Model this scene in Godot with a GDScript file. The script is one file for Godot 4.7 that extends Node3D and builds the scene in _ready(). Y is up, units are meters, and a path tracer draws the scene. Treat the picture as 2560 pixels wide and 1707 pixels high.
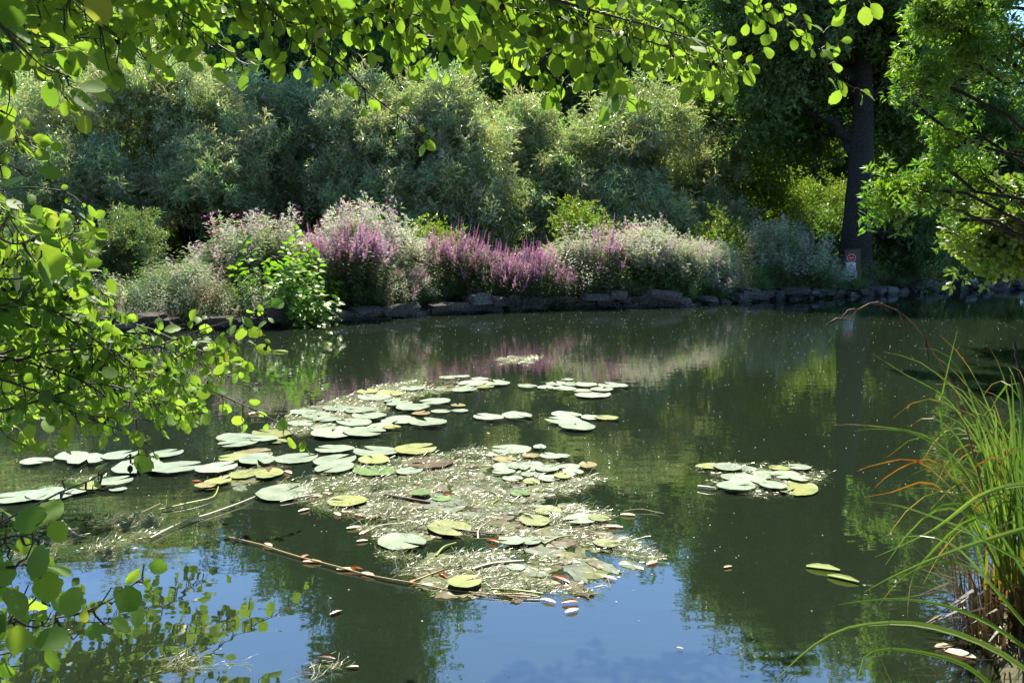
extends Node3D
# A lily pond seen from its near bank under alder branches, with a flowering border, willows and tall trees beyond. Metres, y up.
const PADS := [[-2.621,-4.411,0.084,0,0],[-2.488,-4.52,0.095,0,0],[-2.351,-4.422,0.102,0,0],[-2.206,-4.509,0.095,0,0],[-2.026,-4.39,0.084,0,0],[-1.974,-4.588,0.091,0,0],[-2.003,-4.278,0.142,0,0],[-1.792,-4.268,0.125,0,0],[-1.567,-4.248,0.106,0,0],[-2.346,-3.781,0.116,0,1],[-2.203,-3.821,0.11,0,1],[-2.125,-3.878,0.082,0,1],[-2.071,-3.928,0.075,1,1],[-1.989,-3.997,0.084,0,1],[-1.933,-3.903,0.04,0,1],[-2.085,-4.006,0.038,0,1],[-1.691,-4.95,0.12,0,2],[-1.643,-4.796,0.114,0,2],[-1.518,-4.898,0.081,0,2],[-1.427,-4.885,0.062,1,2],[-1.523,-5.086,0.129,1,2],[-1.47,-4.581,0.096,2,3],[-1.555,-4.47,0.085,1,3],[-1.404,-4.406,0.107,0,3],[-1.279,-4.194,0.086,1,3],[-1.396,-4.156,0.08,1,3],[-1.265,-4.109,0.047,1,3],[-1.476,-4.01,0.064,1,3],[-1.506,-3.923,0.05,2,3],[-1.204,-4.492,0.115,0,4],[-1.043,-4.686,0.11,0,4],[-0.792,-4.616,0.126,0,4],[-0.973,-4.416,0.118,0,4],[-0.947,-4.242,0.108,0,4],[-0.736,-4.242,0.122,4,4],[-0.538,-4.223,0.07,0,4],[-0.558,-4.674,0.119,1,4],[-0.767,-4.427,0.093,1,4],[-0.449,-4.353,0.117,3,4],[-1.098,-3.865,0.139,5,4],[-0.774,-3.707,0.09,1,4],[-1.139,-5.1,0.152,0,5],[-0.931,-5.1,0.13,0,5],[-1.06,-5.366,0.119,0,5],[-1.409,-5.397,0.086,0,5],[-1.36,-5.626,0.114,0,5],[-1.27,-5.875,0.119,0,5],[-0.998,-5.592,0.124,0,5],[-1.093,-5.766,0.11,0,5],[-1.21,-5.275,0.107,0,5],[-0.871,-5.29,0.084,0,5],[-1.479,-5.73,0.094,0,5],[-1.265,-5.461,0.09,0,5],[-0.78,-5.215,0.06,1,5],[-0.776,-5.477,0.118,0,5],[-1.083,-6.312,0.132,0,5],[-0.915,-6.146,0.07,0,5],[-0.837,-6.027,0.099,0,5],[-0.712,-5.875,0.119,0,5],[-0.643,-5.723,0.065,2,5],[-0.978,-6.464,0.122,1,5],[-0.826,-6.695,0.11,0,5],[-1.169,-6.532,0.091,1,5],[-0.588,-6.093,0.112,0,5],[-0.714,-5.957,0.098,0,5],[-0.506,-5.772,0.069,0,5],[-0.382,-5.772,0.062,0,5],[-0.398,-5.957,0.057,2,5],[-0.564,-5.372,0.129,0,5],[-0.39,-6.68,0.107,0,6],[-0.139,-6.978,0.128,0,6],[-0.348,-6.942,0.131,0,6],[-0.286,-7.153,0.081,0,6],[-0.455,-7.264,0.069,0,6],[-0.567,-7.292,0.083,0,6],[-0.221,-6.791,0.077,1,6],[0.135,-6.801,0.086,0,7],[0.282,-6.713,0.08,0,7],[0.429,-6.633,0.096,0,7],[0.388,-6.952,0.11,0,7],[0.517,-6.926,0.096,0,7],[0.618,-6.876,0.095,0,7],[0.739,-6.633,0.096,0,7],[0.843,-6.801,0.129,0,7],[0.652,-6.437,0.146,0,7],[0.578,-6.609,0.083,0,7],[0.487,-7.126,0.054,0,7],[-0.167,-5.548,0.105,0,8],[0.037,-5.575,0.11,0,8],[0.389,-5.667,0.108,0,9],[0.341,-5.467,0.125,0,9],[0.425,-5.295,0.131,0,9],[0.548,-5.522,0.07,0,9],[0.644,-5.509,0.077,1,9],[-0.011,-4.691,0.113,0,10],[-0.114,-4.54,0.038,0,10],[-0.038,-4.431,0.065,2,10],[0.111,-4.507,0.049,2,10],[0.213,-4.485,0.063,0,10],[0.285,-4.54,0.046,0,10],[-0.026,-4.296,0.077,0,10],[0.1,-4.286,0.082,0,10],[0.191,-4.246,0.068,0,10],[-0.047,-4.169,0.059,0,10],[0.108,-4.169,0.067,0,10],[0.297,-4.286,0.068,0,10],[0.41,-4.326,0.055,2,10],[0.321,-4.169,0.059,0,10],[0.263,-4.094,0.052,1,10],[0.099,-4.031,0.046,1,10],[0.006,-4.076,0.052,0,10],[0.194,-4.066,0.057,0,10],[0.163,-4.703,0.042,0,10],[-0.433,-3.803,0.049,4,11],[-0.336,-3.756,0.046,4,11],[0.04,-3.819,0.049,4,11],[0.095,-3.431,0.071,1,11],[0.293,-3.431,0.073,0,11],[0.378,-3.437,0.044,1,11],[0.163,-3.573,0.064,1,11],[-0.439,-3.176,0.098,0,11],[-0.26,-3.329,0.094,1,11],[-0.006,-3.17,0.053,0,11],[-0.164,-2.766,0.058,1,11],[0.013,-2.926,0.034,0,11],[0.072,-3.187,0.045,0,11],[0.381,-3.154,0.049,1,11],[1.062,-4.281,0.064,1,12],[1.151,-4.263,0.081,0,12],[1.252,-4.272,0.052,0,12],[1.163,-4.092,0.082,0,12],[1.198,-4.019,0.097,0,12],[1.108,-3.925,0.09,0,12],[1.282,-3.933,0.068,0,12],[1.392,-3.91,0.113,1,12],[1.428,-4.272,0.054,1,12],[1.535,-4.281,0.059,0,12],[1.402,-4.116,0.071,0,12],[1.461,-4.043,0.051,0,12],[1.322,-4.167,0.062,0,12],[1.269,-4.116,0.059,0,12]]
const MATS := [["near",[[-0.893,-4.352],[-0.627,-4.477],[-0.349,-4.655],[-0.119,-4.768],[0.417,-4.159],[0.514,-4.1],[0.23,-3.817],[0.019,-3.684],[0.278,-3.684],[0.448,-3.553],[0.345,-3.421],[0.084,-3.322],[0.036,-3.526],[-0.175,-3.473],[-0.386,-3.322],[-0.56,-3.473],[-0.832,-3.592],[-1.066,-3.786],[-1.159,-3.981]],2600],["mid",[[-0.641,-3.637],[-0.142,-3.526],[0.309,-3.609],[0.444,-3.526],[0.336,-3.322],[0.457,-3.229],[0.645,-3.106],[0.551,-3.015],[0.413,-2.9],[0.107,-3.015],[-0.05,-3.322],[-0.298,-3.275],[-0.451,-3.184],[-0.555,-3.229],[-0.656,-3.421]],1700],["low",[[-0.555,-3.229],[-0.306,-3.015],[-0.047,-3.097],[0.306,-3.015],[0.383,-2.9],[0.304,-2.709],[0.096,-2.692],[-0.081,-2.661],[-0.247,-2.692],[-0.341,-2.792],[-0.448,-2.937]],1000],["far",[[-0.189,-8.52],[0,-8.767],[0.369,-8.831],[0.203,-8.229],[-0.12,-8.118]],260],["back",[[-1.556,-5.592],[-1.533,-5.942],[-1.225,-6.51],[-1.105,-6.985],[-0.853,-7.195],[-0.662,-6.692],[-0.846,-6.094],[-1.044,-5.527],[-1.208,-5.055],[-1.646,-5.165]],1600],["left",[[-2.081,-3.322],[-1.821,-3.473],[-1.551,-3.581],[-1.463,-3.14],[-1.438,-3.015],[-1.652,-3.015],[-1.843,-2.976]],600],["leftraft",[[-2.536,-3.947],[-2.397,-4.05],[-2.167,-4.159],[-2.007,-4.086],[-2.105,-3.881],[-2.417,-3.817]],200],["right",[[0.993,-4.312],[1.143,-4.393],[1.546,-4.352],[1.625,-4.159],[1.392,-3.849],[1.102,-3.849],[0.999,-3.981]],360],["farleft",[[-0.644,-6.51],[-0.613,-7.304],[-0.289,-7.304],[0,-7.089],[-0.322,-6.51]],220],["shore",[[-1.168,-2.222],[-1.009,-2.28],[-0.737,-2.233],[-0.604,-2.256],[-0.435,-2.222],[-0.64,-2.134],[-1.136,-2.134]],160],["pads3",[[-1.662,-4.312],[-1.564,-4.749],[-1.253,-4.477],[-1.208,-4.159],[-1.336,-3.914],[-1.496,-3.817]],260]]
const STEMS := [["pale_long",[[-1.478,-3.229],[-1.416,-3.421],[-1.351,-3.526],[-1.258,-3.678],[-1.208,-3.817]],0.008,0],["reed",[[-1.184,-3.252],[-1.024,-3.162],[-0.85,-3.048],[-0.671,-2.937],[-0.507,-2.845],[-0.384,-2.792],[-0.237,-2.732]],0.006,1],["reed_b",[[-0.237,-2.732],[-0.11,-2.692],[0.095,-2.661]],0.004,1],["dark_stick",[[-0.605,-3.799],[-0.507,-3.737],[-0.38,-3.684]],0.016,2],["white_stem",[[-0.147,-2.9],[-0.075,-2.945],[0.045,-2.984]],0.012,0],["green_a",[[-0.072,-2.732],[0.014,-2.712],[0.11,-2.692]],0.008,3],["green_b",[[-0.062,-2.692],[0.027,-2.683],[0.095,-2.67]],0.006,3],["curl",[[-0.146,-3.881],[-0.093,-3.843],[-0.064,-3.768],[-0.075,-3.707],[-0.101,-3.649]],0.007,3],["curl_left",[[-1.592,-3.592],[-1.483,-3.684],[-1.421,-3.768],[-1.432,-3.868],[-1.456,-3.947]],0.008,3],["twig_r",[[-0.195,-3.298],[-0.15,-3.289],[-0.091,-3.28],[-0.033,-3.27]],0.007,2],["stem_c",[[0.18,-3.581],[0.284,-3.526],[0.402,-3.463]],0.007,3],["stem_d",[[-0.138,-3.22],[-0.139,-3.322],[-0.096,-3.447]],0.007,0],["blackstick",[[1.335,-4.057],[1.355,-4.001],[1.375,-3.954]],0.012,2],["white_r",[[0.92,-3.94],[0.963,-3.914],[1,-3.907]],0.014,0],["stick_l",[[-1.948,-3.432],[-1.849,-3.313],[-1.781,-3.252]],0.009,0],["stick_l2",[[-1.781,-3.252],[-1.744,-3.27]],0.009,0],["stem_e",[[-1.082,-3.707],[-0.988,-3.78],[-0.924,-3.83]],0.006,0],["stem_f",[[-0.621,-3.275],[-0.562,-3.371],[-0.465,-3.411]],0.006,0],["stem_g",[[-0.343,-2.81],[-0.284,-2.863],[-0.237,-2.918]],0.006,1],["stem_h",[[-0.292,-3.035],[-0.269,-3.119],[-0.225,-3.175]],0.009,3],["arc",[[0.504,-3.575],[0.579,-3.592],[0.646,-3.564],[0.675,-3.526]],0.003,1],["stem_i",[[-1.897,-3.322],[-1.724,-3.381],[-1.631,-3.684]],0.004,1],["stem_j",[[0.128,-3.162],[0.196,-3.229],[0.263,-3.252]],0.009,3]]
const DEAD := [[0.176,-2.817,0.034,0],[-0.076,-3.197,0.028,0],[-0.31,-3.805,0.026,0],[0.026,-4.001,0.014,3],[-0.251,-2.852,0.023,0],[-0.193,-2.918,0.019,3],[-0.8,-3.035,0.017,0],[-0.614,-2.911,0.03,1],[-0.524,-2.863,0.028,1],[-0.757,-2.984,0.03,1],[-0.578,-2.918,0.021,0],[-0.976,-3.162,0.022,1],[-0.353,-2.806,0.017,2],[-0.299,-2.772,0.018,1],[0.122,-2.645,0.024,1],[0.195,-2.629,0.024,0],[0.197,-2.569,0.022,1],[0.353,-2.834,0.022,1],[0.529,-2.976,0.023,1],[-0.67,-3.361,0.027,1],[-0.61,-3.308,0.03,1],[-0.935,-3.799,0.025,1],[-0.892,-3.843,0.023,1],[-0.941,-3.592,0.024,1],[-0.779,-3.537,0.025,1],[-0.736,-3.564,0.023,1],[-0.674,-3.521,0.027,1],[-0.617,-3.499,0.026,1],[-0.572,-3.559,0.022,3],[-1.082,-3.881,0.016,2],[-0.608,-3.206,0.019,1],[-1.148,-3.888,0.02,0],[-1.642,-3.337,0.013,2],[-1.503,-3.114,0.021,1],[-1.919,-3.119,0.032,1],[-1.604,-4.05,0.02,2],[-1.654,-4.234,0.023,1],[-1.181,-4.211,0.032,1],[-1.482,-4.196,0.025,1],[-0.085,-3.056,0.014,0],[0.32,-3.284,0.02,0],[0.434,-3.371,0.032,1],[0.219,-3.332,0.013,1],[-0.54,-2.256,0.023,3],[-0.455,-2.207,0.015,3],[-0.575,-2.554,0.018,3],[0.515,-3.526,0.027,1],[0.806,-2.937,0.015,1],[0.501,-2.318,0.008,1],[-2.224,-9.836,0.073,4],[-2.596,-9.097,0.09,4],[-0.153,-5.109,0.015,1],[-0.18,-4.234,0.015,3],[-1.038,-7.653,0.023,3],[-1.82,-5.727,0.043,1],[1.155,-2.922,0.049,4],[1.191,-2.827,0.045,4],[1.314,-2.28,0.035,1],[1.292,-2.327,0.024,1],[1.392,-2.377,0.022,1]]
const POND := [[-2.3,-1.25],[0.95,-1.25],[1.3,-1.7],[1.38,-2.3],[1.6,-2.7],[2.2,-3.1],[3.1,-4.3],[4.6,-6.6],[6.6,-9.4],[9.4,-13.4],[13,-18],[17,-23.2],[14.274,-22.878],[11.834,-21.777],[10.381,-21.166],[8.367,-19.354],[6.539,-18.258],[4.813,-17.279],[3.255,-15.935],[1.445,-15.603],[-0.207,-14.98],[-1.586,-13.785],[-2.71,-12.839],[-3.453,-12.077],[-4.6,-11.6],[-6.2,-11.3],[-8.2,-10.6],[-9.6,-9.2],[-9.2,-7.2],[-7.2,-5],[-4.6,-2.9]]
const BANK := [[14.274,-22.878],[11.834,-21.777],[10.381,-21.166],[8.367,-19.354],[6.539,-18.258],[4.813,-17.279],[3.255,-15.935],[1.445,-15.603],[-0.207,-14.98],[-1.586,-13.785],[-2.71,-12.839],[-3.453,-12.077],[-4.6,-11.6],[-6.2,-11.3],[-8.2,-10.6]]
const TOP_BRANCHES := [[[[-1.464,2.089,-2.2],[-1.311,1.951,-2.4],[-1.209,1.835,-2.5],[-1.129,1.784,-2.6]],0.26,1,0.085],
[[[-1.183,1.781,-1.7],[-1.099,1.675,-1.8],[-1.089,1.617,-1.9],[-1.037,1.579,-2]],0.24,0.9,0.09],
[[[-1.404,2.25,-2.6],[-1.203,2.076,-2.8],[-1.077,1.937,-2.9],[-0.95,1.829,-3]],0.26,1.1,0.085],
[[[-1.099,2.21,-2.5],[-0.865,2.038,-2.6],[-0.739,1.913,-2.7],[-0.643,1.844,-2.75]],0.24,1.1,0.085],
[[[-0.643,1.844,-2.75],[-0.569,1.789,-2.8],[-0.469,1.695,-2.85],[-0.34,1.601,-2.9],[-0.288,1.557,-2.9]],0.1,0.75,0.075],
[[[-0.95,2.331,-2.8],[-0.671,2.107,-2.9],[-0.396,1.948,-3],[-0.194,1.945,-3.1],[-0.041,1.896,-3.1]],0.24,1.15,0.085],
[[[-0.621,2.25,-2.6],[-0.31,2.044,-2.7],[-0.066,1.98,-2.8],[0.154,1.968,-2.9],[0.318,1.923,-2.9],[0.483,1.91,-3],[0.653,1.858,-3],[0.794,1.799,-3]],0.24,1.2,0.09],
[[[-0.037,2.076,-2.8],[0.21,1.936,-2.8],[0.244,1.859,-2.8],[0.295,1.797,-2.85],[0.341,1.728,-2.9]],0.2,1.1,0.095],
[[[-0.331,2.247,-2.9],[-0.039,1.965,-2.9],[0.082,1.847,-2.95],[0.176,1.769,-3]],0.2,1,0.09],
[[[0.115,2.378,-3.1],[0.4,2.139,-3.1],[0.608,2.003,-3.1],[0.738,1.911,-3.1],[0.82,1.834,-3.1]],0.22,1.15,0.09],
[[[0.2,2.416,-3.2],[0.625,2.28,-3.3],[0.907,2.181,-3.4],[1.066,2.089,-3.4],[1.159,2.047,-3.4],[1.235,1.982,-3.4]],0.16,0.8,0.09],
[[[1.235,1.982,-3.4],[1.275,1.895,-3.4],[1.357,1.836,-3.4],[1.407,1.819,-3.4]],0.06,1,0.095],
[[[-0.841,2.302,-2.9],[-0.718,2.022,-2.9],[-0.663,1.894,-2.9],[-0.681,1.764,-2.9]],0.18,1,0.08],
[[[0.765,2.355,-3.2],[1.13,2.216,-3.3],[1.284,2.144,-3.3],[1.361,2.128,-3.3]],0.12,0.7,0.095],
[[[-0.3,2.573,-3.4],[0.043,2.295,-3.5],[0.329,2.158,-3.5],[0.58,2.089,-3.5],[0.85,2.02,-3.5]],0.24,1.1,0.09],
[[[-0.708,2.455,-3.3],[-0.531,2.168,-3.3],[-0.364,2.039,-3.3],[-0.231,1.891,-3.3]],0.2,1,0.085],
[[[-1.653,2.416,-3.2],[-1.23,2.17,-3.2],[-0.971,2.071,-3.3],[-0.77,2.022,-3.3]],0.24,1.1,0.09],
[[[-2.088,2.233,-2.9],[-1.735,2.065,-3],[-1.497,1.962,-3],[-1.392,1.927,-3.1]],0.24,1,0.09],
[[[-1.427,1.692,-2.1],[-1.308,1.556,-2.1],[-1.267,1.488,-2.15],[-1.242,1.462,-2.2]],0.16,0.9,0.085],
[[[-1.509,1.551,-2.2],[-1.391,1.462,-2.2],[-1.326,1.406,-2.2],[-1.27,1.383,-2.2]],0.12,0.8,0.085],
[[[-2.045,2.373,-2.6],[-1.505,2.437,-2.8],[-1.015,2.483,-3],[-0.429,2.467,-3.1]],0.3,1.2,0.09],
[[[-1.364,2.463,-2.8],[-0.867,2.412,-3],[-0.274,2.408,-3.1],[0.361,2.416,-3.2]],0.26,0.7,0.09],
[[[-2.081,2.264,-2.8],[-1.629,2.283,-3],[-1.217,2.26,-3.1],[-0.771,2.263,-3.2]],0.3,1.2,0.09],
[[[-1.02,1.907,-1.6],[-0.745,1.927,-1.7],[-0.429,1.953,-1.8],[-0.168,1.977,-1.9]],0.3,1,0.09],
[[[-1.299,2.119,-1.9],[-0.971,2.149,-2],[-0.603,2.177,-2.1],[-0.303,2.192,-2.2]],0.3,1,0.09],
[[[-1.948,2.013,-2.6],[-1.62,1.939,-2.7],[-1.471,1.884,-2.8],[-1.314,1.87,-2.8]],0.26,1.2,0.09]]
const LEFT_BRANCHES := [[[[-2.346,1.074,-3],[-1.999,0.995,-3.2],[-1.875,0.968,-3.2],[-1.792,0.921,-3.25],[-1.67,0.798,-3.3],[-1.552,0.691,-3.3]],0.22,1.1,0.085],
[[[-2.364,0.883,-3],[-2.018,0.744,-3.2],[-1.841,0.773,-3.3],[-1.668,0.766,-3.35],[-1.569,0.69,-3.4],[-1.442,0.644,-3.4],[-1.335,0.602,-3.45]],0.24,1.2,0.085],
[[[-1.335,0.602,-3.45],[-1.225,0.534,-3.5],[-1.048,0.445,-3.5],[-0.923,0.353,-3.5],[-0.895,0.314,-3.5]],0.09,0.8,0.085],
[[[-1.668,0.766,-3.35],[-1.499,0.773,-3.4],[-1.356,0.826,-3.45],[-1.211,0.873,-3.5],[-1.064,0.92,-3.5]],0.13,1.3,0.085],
[[[-1.438,0.712,-3.4],[-1.322,0.77,-3.45],[-1.208,0.807,-3.5],[-1.058,0.811,-3.5]],0.12,1.2,0.085],
[[[-2.214,0.769,-3],[-1.96,0.686,-3.1],[-1.8,0.606,-3.15],[-1.741,0.535,-3.2],[-1.61,0.503,-3.25],[-1.446,0.483,-3.3]],0.2,1.1,0.085],
[[[-2.235,0.523,-3],[-1.969,0.562,-3.1],[-1.819,0.602,-3.15],[-1.646,0.654,-3.2],[-1.533,0.61,-3.25],[-1.367,0.527,-3.35]],0.22,1.1,0.085],
[[[-2.048,0.955,-2.9],[-1.872,0.988,-3.1],[-1.805,1.1,-3.2],[-1.731,1.201,-3.2],[-1.692,1.302,-3.25]],0.2,1.3,0.085],
[[[-2.032,1.14,-2.9],[-1.895,1.119,-3.1],[-1.833,1.184,-3.2],[-1.744,1.268,-3.2]],0.18,1.2,0.085],
[[[-2.185,0.988,-3.1],[-1.895,1.032,-3.2],[-1.794,1.062,-3.3],[-1.724,1.022,-3.4],[-1.646,0.909,-3.45]],0.18,1.2,0.085],
[[[-1.689,0.514,-3.2],[-1.577,0.449,-3.25],[-1.497,0.383,-3.3],[-1.478,0.346,-3.3]],0.1,0.9,0.08],
[[[-2.488,0.949,-3.4],[-2.161,0.858,-3.6],[-1.928,0.809,-3.7],[-1.718,0.757,-3.8],[-1.539,0.675,-3.8],[-1.339,0.593,-3.8]],0.22,1.2,0.085],
[[[-2.591,0.603,-3.5],[-2.218,0.609,-3.7],[-1.95,0.613,-3.8],[-1.629,0.51,-3.8],[-1.469,0.395,-3.85]],0.22,1.1,0.085],
[[[-2.222,1.384,-3.2],[-2.048,1.407,-3.3],[-1.926,1.424,-3.3],[-1.799,1.41,-3.35],[-1.74,1.366,-3.35]],0.08,0.5,0.075],
[[[-2.079,1.419,-3],[-1.897,1.341,-3],[-1.81,1.232,-3],[-1.829,1.136,-3.1]],0.2,1.2,0.085],
[[[-2.556,1.201,-3.4],[-2.352,1.125,-3.6],[-2.189,1.026,-3.7],[-2.053,0.92,-3.8]],0.22,1.2,0.085]]
const NEAR_BRANCHES := [[[[-1.184,0.565,-1.5],[-1.033,0.642,-1.6],[-1,0.657,-1.65],[-0.965,0.674,-1.7],[-0.935,0.681,-1.75],[-0.912,0.694,-1.8],[-0.882,0.719,-1.85]],0.08,0.7,0.075],
[[[-1.042,0.475,-1.3],[-0.885,0.542,-1.35],[-0.869,0.555,-1.4],[-0.839,0.587,-1.42]],0.12,1.3,0.075],
[[[-1.118,0.469,-1.4],[-0.951,0.498,-1.45],[-0.857,0.491,-1.5],[-0.806,0.495,-1.55],[-0.749,0.528,-1.6]],0.12,1.2,0.07],
[[[-0.982,0.728,-1.25],[-0.885,0.71,-1.3],[-0.825,0.717,-1.32],[-0.807,0.698,-1.35]],0.12,1.2,0.08],
[[[-1.027,0.65,-1.3],[-0.881,0.665,-1.3],[-0.823,0.672,-1.3],[-0.802,0.66,-1.35]],0.12,1.1,0.08],
[[[-0.827,1.284,-1.15],[-0.767,1.225,-1.2],[-0.755,1.2,-1.25],[-0.743,1.214,-1.3]],0.07,0.5,0.085],
[[[-0.834,1.2,-1.15],[-0.784,1.169,-1.2],[-0.748,1.15,-1.2],[-0.728,1.149,-1.22]],0.06,0.5,0.085]]
const BLADES := [[[[1.502,0.206,-2.35],[1.282,0.579,-2.3],[1.101,0.675,-2.3],[0.976,0.688,-2.3],[0.916,0.685,-2.3]],0.009,1],
[[[1.489,0.206,-2.35],[1.296,0.553,-2.3],[1.164,0.656,-2.3],[1.039,0.675,-2.3],[0.983,0.669,-2.3]],0.009,0],
[[[1.49,0.192,-2.35],[1.356,0.592,-2.3],[1.245,0.757,-2.3],[1.117,0.832,-2.3],[1.021,0.892,-2.3]],0.008,0],
[[[1.502,0.206,-2.35],[1.381,0.592,-2.3],[1.269,0.782,-2.3],[1.152,0.87,-2.3],[1.052,0.897,-2.3]],0.008,0],
[[[1.446,0.2,-2.3],[1.273,0.479,-2.25],[1.144,0.593,-2.25],[1.034,0.586,-2.25],[0.973,0.565,-2.25]],0.01,2],
[[[1.446,0.2,-2.3],[1.3,0.454,-2.25],[1.192,0.593,-2.25],[1.084,0.568,-2.25],[1.025,0.517,-2.25]],0.01,2],
[[[1.46,0.187,-2.3],[1.302,0.415,-2.25],[1.184,0.53,-2.25],[1.075,0.504,-2.25],[0.996,0.489,-2.25]],0.009,2],
[[[1.473,0.187,-2.3],[1.317,0.377,-2.25],[1.203,0.428,-2.25],[1.089,0.466,-2.25],[0.996,0.477,-2.25]],0.009,0],
[[[1.394,0.213,-2.3],[1.243,0.568,-2.25],[1.224,0.707,-2.3],[1.23,0.807,-2.3],[1.257,0.957,-2.3]],0.009,0],
[[[1.432,0.213,-2.3],[1.339,0.656,-2.3],[1.292,0.807,-2.3],[1.251,0.888,-2.35],[1.175,0.901,-2.35]],0.01,0],
[[[1.318,0.274,-1.9],[1.149,0.531,-1.95],[1.043,0.4,-2],[1.014,0.331,-2],[1.013,0.249,-2]],0.009,1],
[[[1.069,0.321,-1.45],[0.944,0.416,-1.5],[0.816,0.449,-1.55],[0.7,0.421,-1.6],[0.612,0.374,-1.6],[0.535,0.293,-1.6]],0.01,0],
[[[1.103,0.327,-1.5],[1,0.418,-1.55],[0.911,0.458,-1.6],[0.786,0.481,-1.6],[0.666,0.469,-1.6]],0.008,0],
[[[1.348,0.559,-1.9],[1.175,0.505,-1.9],[1.052,0.462,-1.9],[0.929,0.407,-1.9],[0.853,0.363,-1.9]],0.009,0],
[[[1.272,0.654,-1.8],[1.156,0.662,-1.8],[1.087,0.618,-1.85],[1.007,0.516,-1.9],[0.875,0.451,-1.9]],0.009,0],
[[[1.081,0.282,-1.5],[0.995,0.291,-1.5],[0.908,0.363,-1.55],[0.767,0.399,-1.55],[0.703,0.381,-1.55],[0.693,0.317,-1.55]],0.009,0],
[[[1.228,0.481,-1.7],[1.104,0.52,-1.7],[1.024,0.56,-1.75],[0.993,0.562,-1.8]],0.009,0],
[[[1.083,0.363,-1.5],[0.998,0.486,-1.6],[0.96,0.549,-1.7],[0.909,0.56,-1.75],[0.836,0.531,-1.8]],0.008,0],
[[[1.427,0.307,-2.2],[1.376,0.679,-2.2],[1.359,0.836,-2.2],[1.355,0.846,-2.2]],0.014,0],
[[[1.44,0.307,-2.2],[1.4,0.679,-2.2],[1.409,0.816,-2.25],[1.392,0.782,-2.3],[1.35,0.681,-2.3]],0.013,0],
[[[1.484,0.2,-2.3],[1.275,0.28,-2.3],[1.175,0.253,-2.3],[1.115,0.2,-2.3],[1.079,0.147,-2.3]],0.006,1]]
const DEAD_STEM := [[1.491,0.226,-2.4],[1.356,0.659,-2.4],[1.274,0.843,-2.4],[1.196,0.953,-2.4],[1.129,1.008,-2.4],[1.064,1.029,-2.4],[1.027,1.017,-2.4],[1,0.995,-2.4],[0.99,0.978,-2.4]]
const WILLOWS := [
[-9.74,-19.9,1.833,5.37,1500,1,"leftmost willow shrub behind the small green willowherb",1],
[-7.612,-20.4,1.768,5.779,1700,2,"willow shrub with a sunlit silvery crown behind the tall pink willowherb",0],
[-5.625,-21.9,1.424,5.297,1300,3,"rounded willow shrub behind the first loosestrife clump",1],
[-3.27,-20.9,1.302,5.371,1500,4,"bright silver willow shrub behind the white willowherb mound",0],
[-1.281,-20.9,1.415,5.005,1700,5,"widest bright willow shrub behind the dense purple loosestrife",0],
[0.81,-22.2,1.263,4.852,1500,6,"willow shrub with fine upright shoots behind the rose tinted loosestrife",0],
[3.056,-21.9,1.305,5.077,1500,7,"willow shrub with a dark left side behind the white willowherb at the bank bend",0],
[5.253,-22.9,1.178,4.157,1100,8,"low pale willow shrub beside the slim straight tree",0],
[-12.328,-20.9,1.698,5.058,1000,9,"willow shrub at the far left behind the alder leaves",1],
[-14.648,-20.9,1.868,5.579,800,10,"willow shrub beyond the left edge",1]]
const BACK_TREES := [
[-14.04,-29,0.22,3,2.5,8.8,14,3,1.5,901,1500,"pale leaved tall tree behind the two left willows"],
[-16.211,-27,0.2,3,2,7.8,14,1,1.5,902,1300,"tall tree behind the far left willow"],
[-10.757,-32,0.2,2.6,3,10.2,12,1,1.3,903,900,"thin crowned tall tree behind the sunlit willow"],
[-5.341,-31,0.3,3,4,18.5,24,0,1.4,904,2000,"tallest tree with its trunk showing above the bright willow"],
[-8.302,-33,0.24,2.6,2.5,13,14,0,1.4,905,1200,"tall tree behind the rounded willow"],
[-2.264,-34,0.2,2.8,2.5,10.2,12,0,1.5,906,1200,"tall tree behind the widest willow"],
[1.408,-36,0.2,2.8,2.5,11.6,12,1,1.5,907,1100,"green tall tree behind the fine shooted willow"],
[4.43,-33,0.2,2.4,2.5,9.4,11,0,1.4,908,1100,"tall tree behind the willow at the bank bend"],
[6.292,-31,0.22,2,3.5,9.8,10,0,1.2,909,800,"bare trunked tree to the left of the slim tree"],
[10.186,-33,0.22,2.8,2,9,12,1,1.5,910,1200,"green tall tree behind the slim tree"],
[13.471,-27,0.22,2.6,1.8,8.6,12,1,1.4,911,1200,"green tall tree to the right of the broad tree"],
[15.858,-26,0.2,2.4,1.4,4.2,9,2,1.3,912,900,"yellow green tree at the right end of the bank"],
[20.676,-30,0.2,3,1.6,5.5,12,1,1.5,913,900,"green tall tree beyond the right edge"],
[-21.501,-30,0.2,3,2,8.2,12,1,1.5,914,900,"tall tree beyond the left edge"],
[-16.406,-40,0.2,3.4,2,12,12,0,1.8,915,900,"distant tree between the left tall trees"],
[-0.605,-44,0.2,4,2,12.5,12,0,2,916,900,"distant tree in the middle of the wood"],
[10.744,-42,0.2,4,2,11.5,12,0,2,917,900,"distant tree behind the slim trunk"],
[15.545,-38,0.2,4,2,10,12,0,2,918,900,"distant tree behind the broad tree"],
[-6.71,-46,0.2,4,2,12,12,1,2,919,800,"distant green tree behind the tallest tree"],
[21.571,-38,0.2,3.5,2,6.5,12,1,1.8,920,800,"distant green tree at the right of the wood"]]
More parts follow.
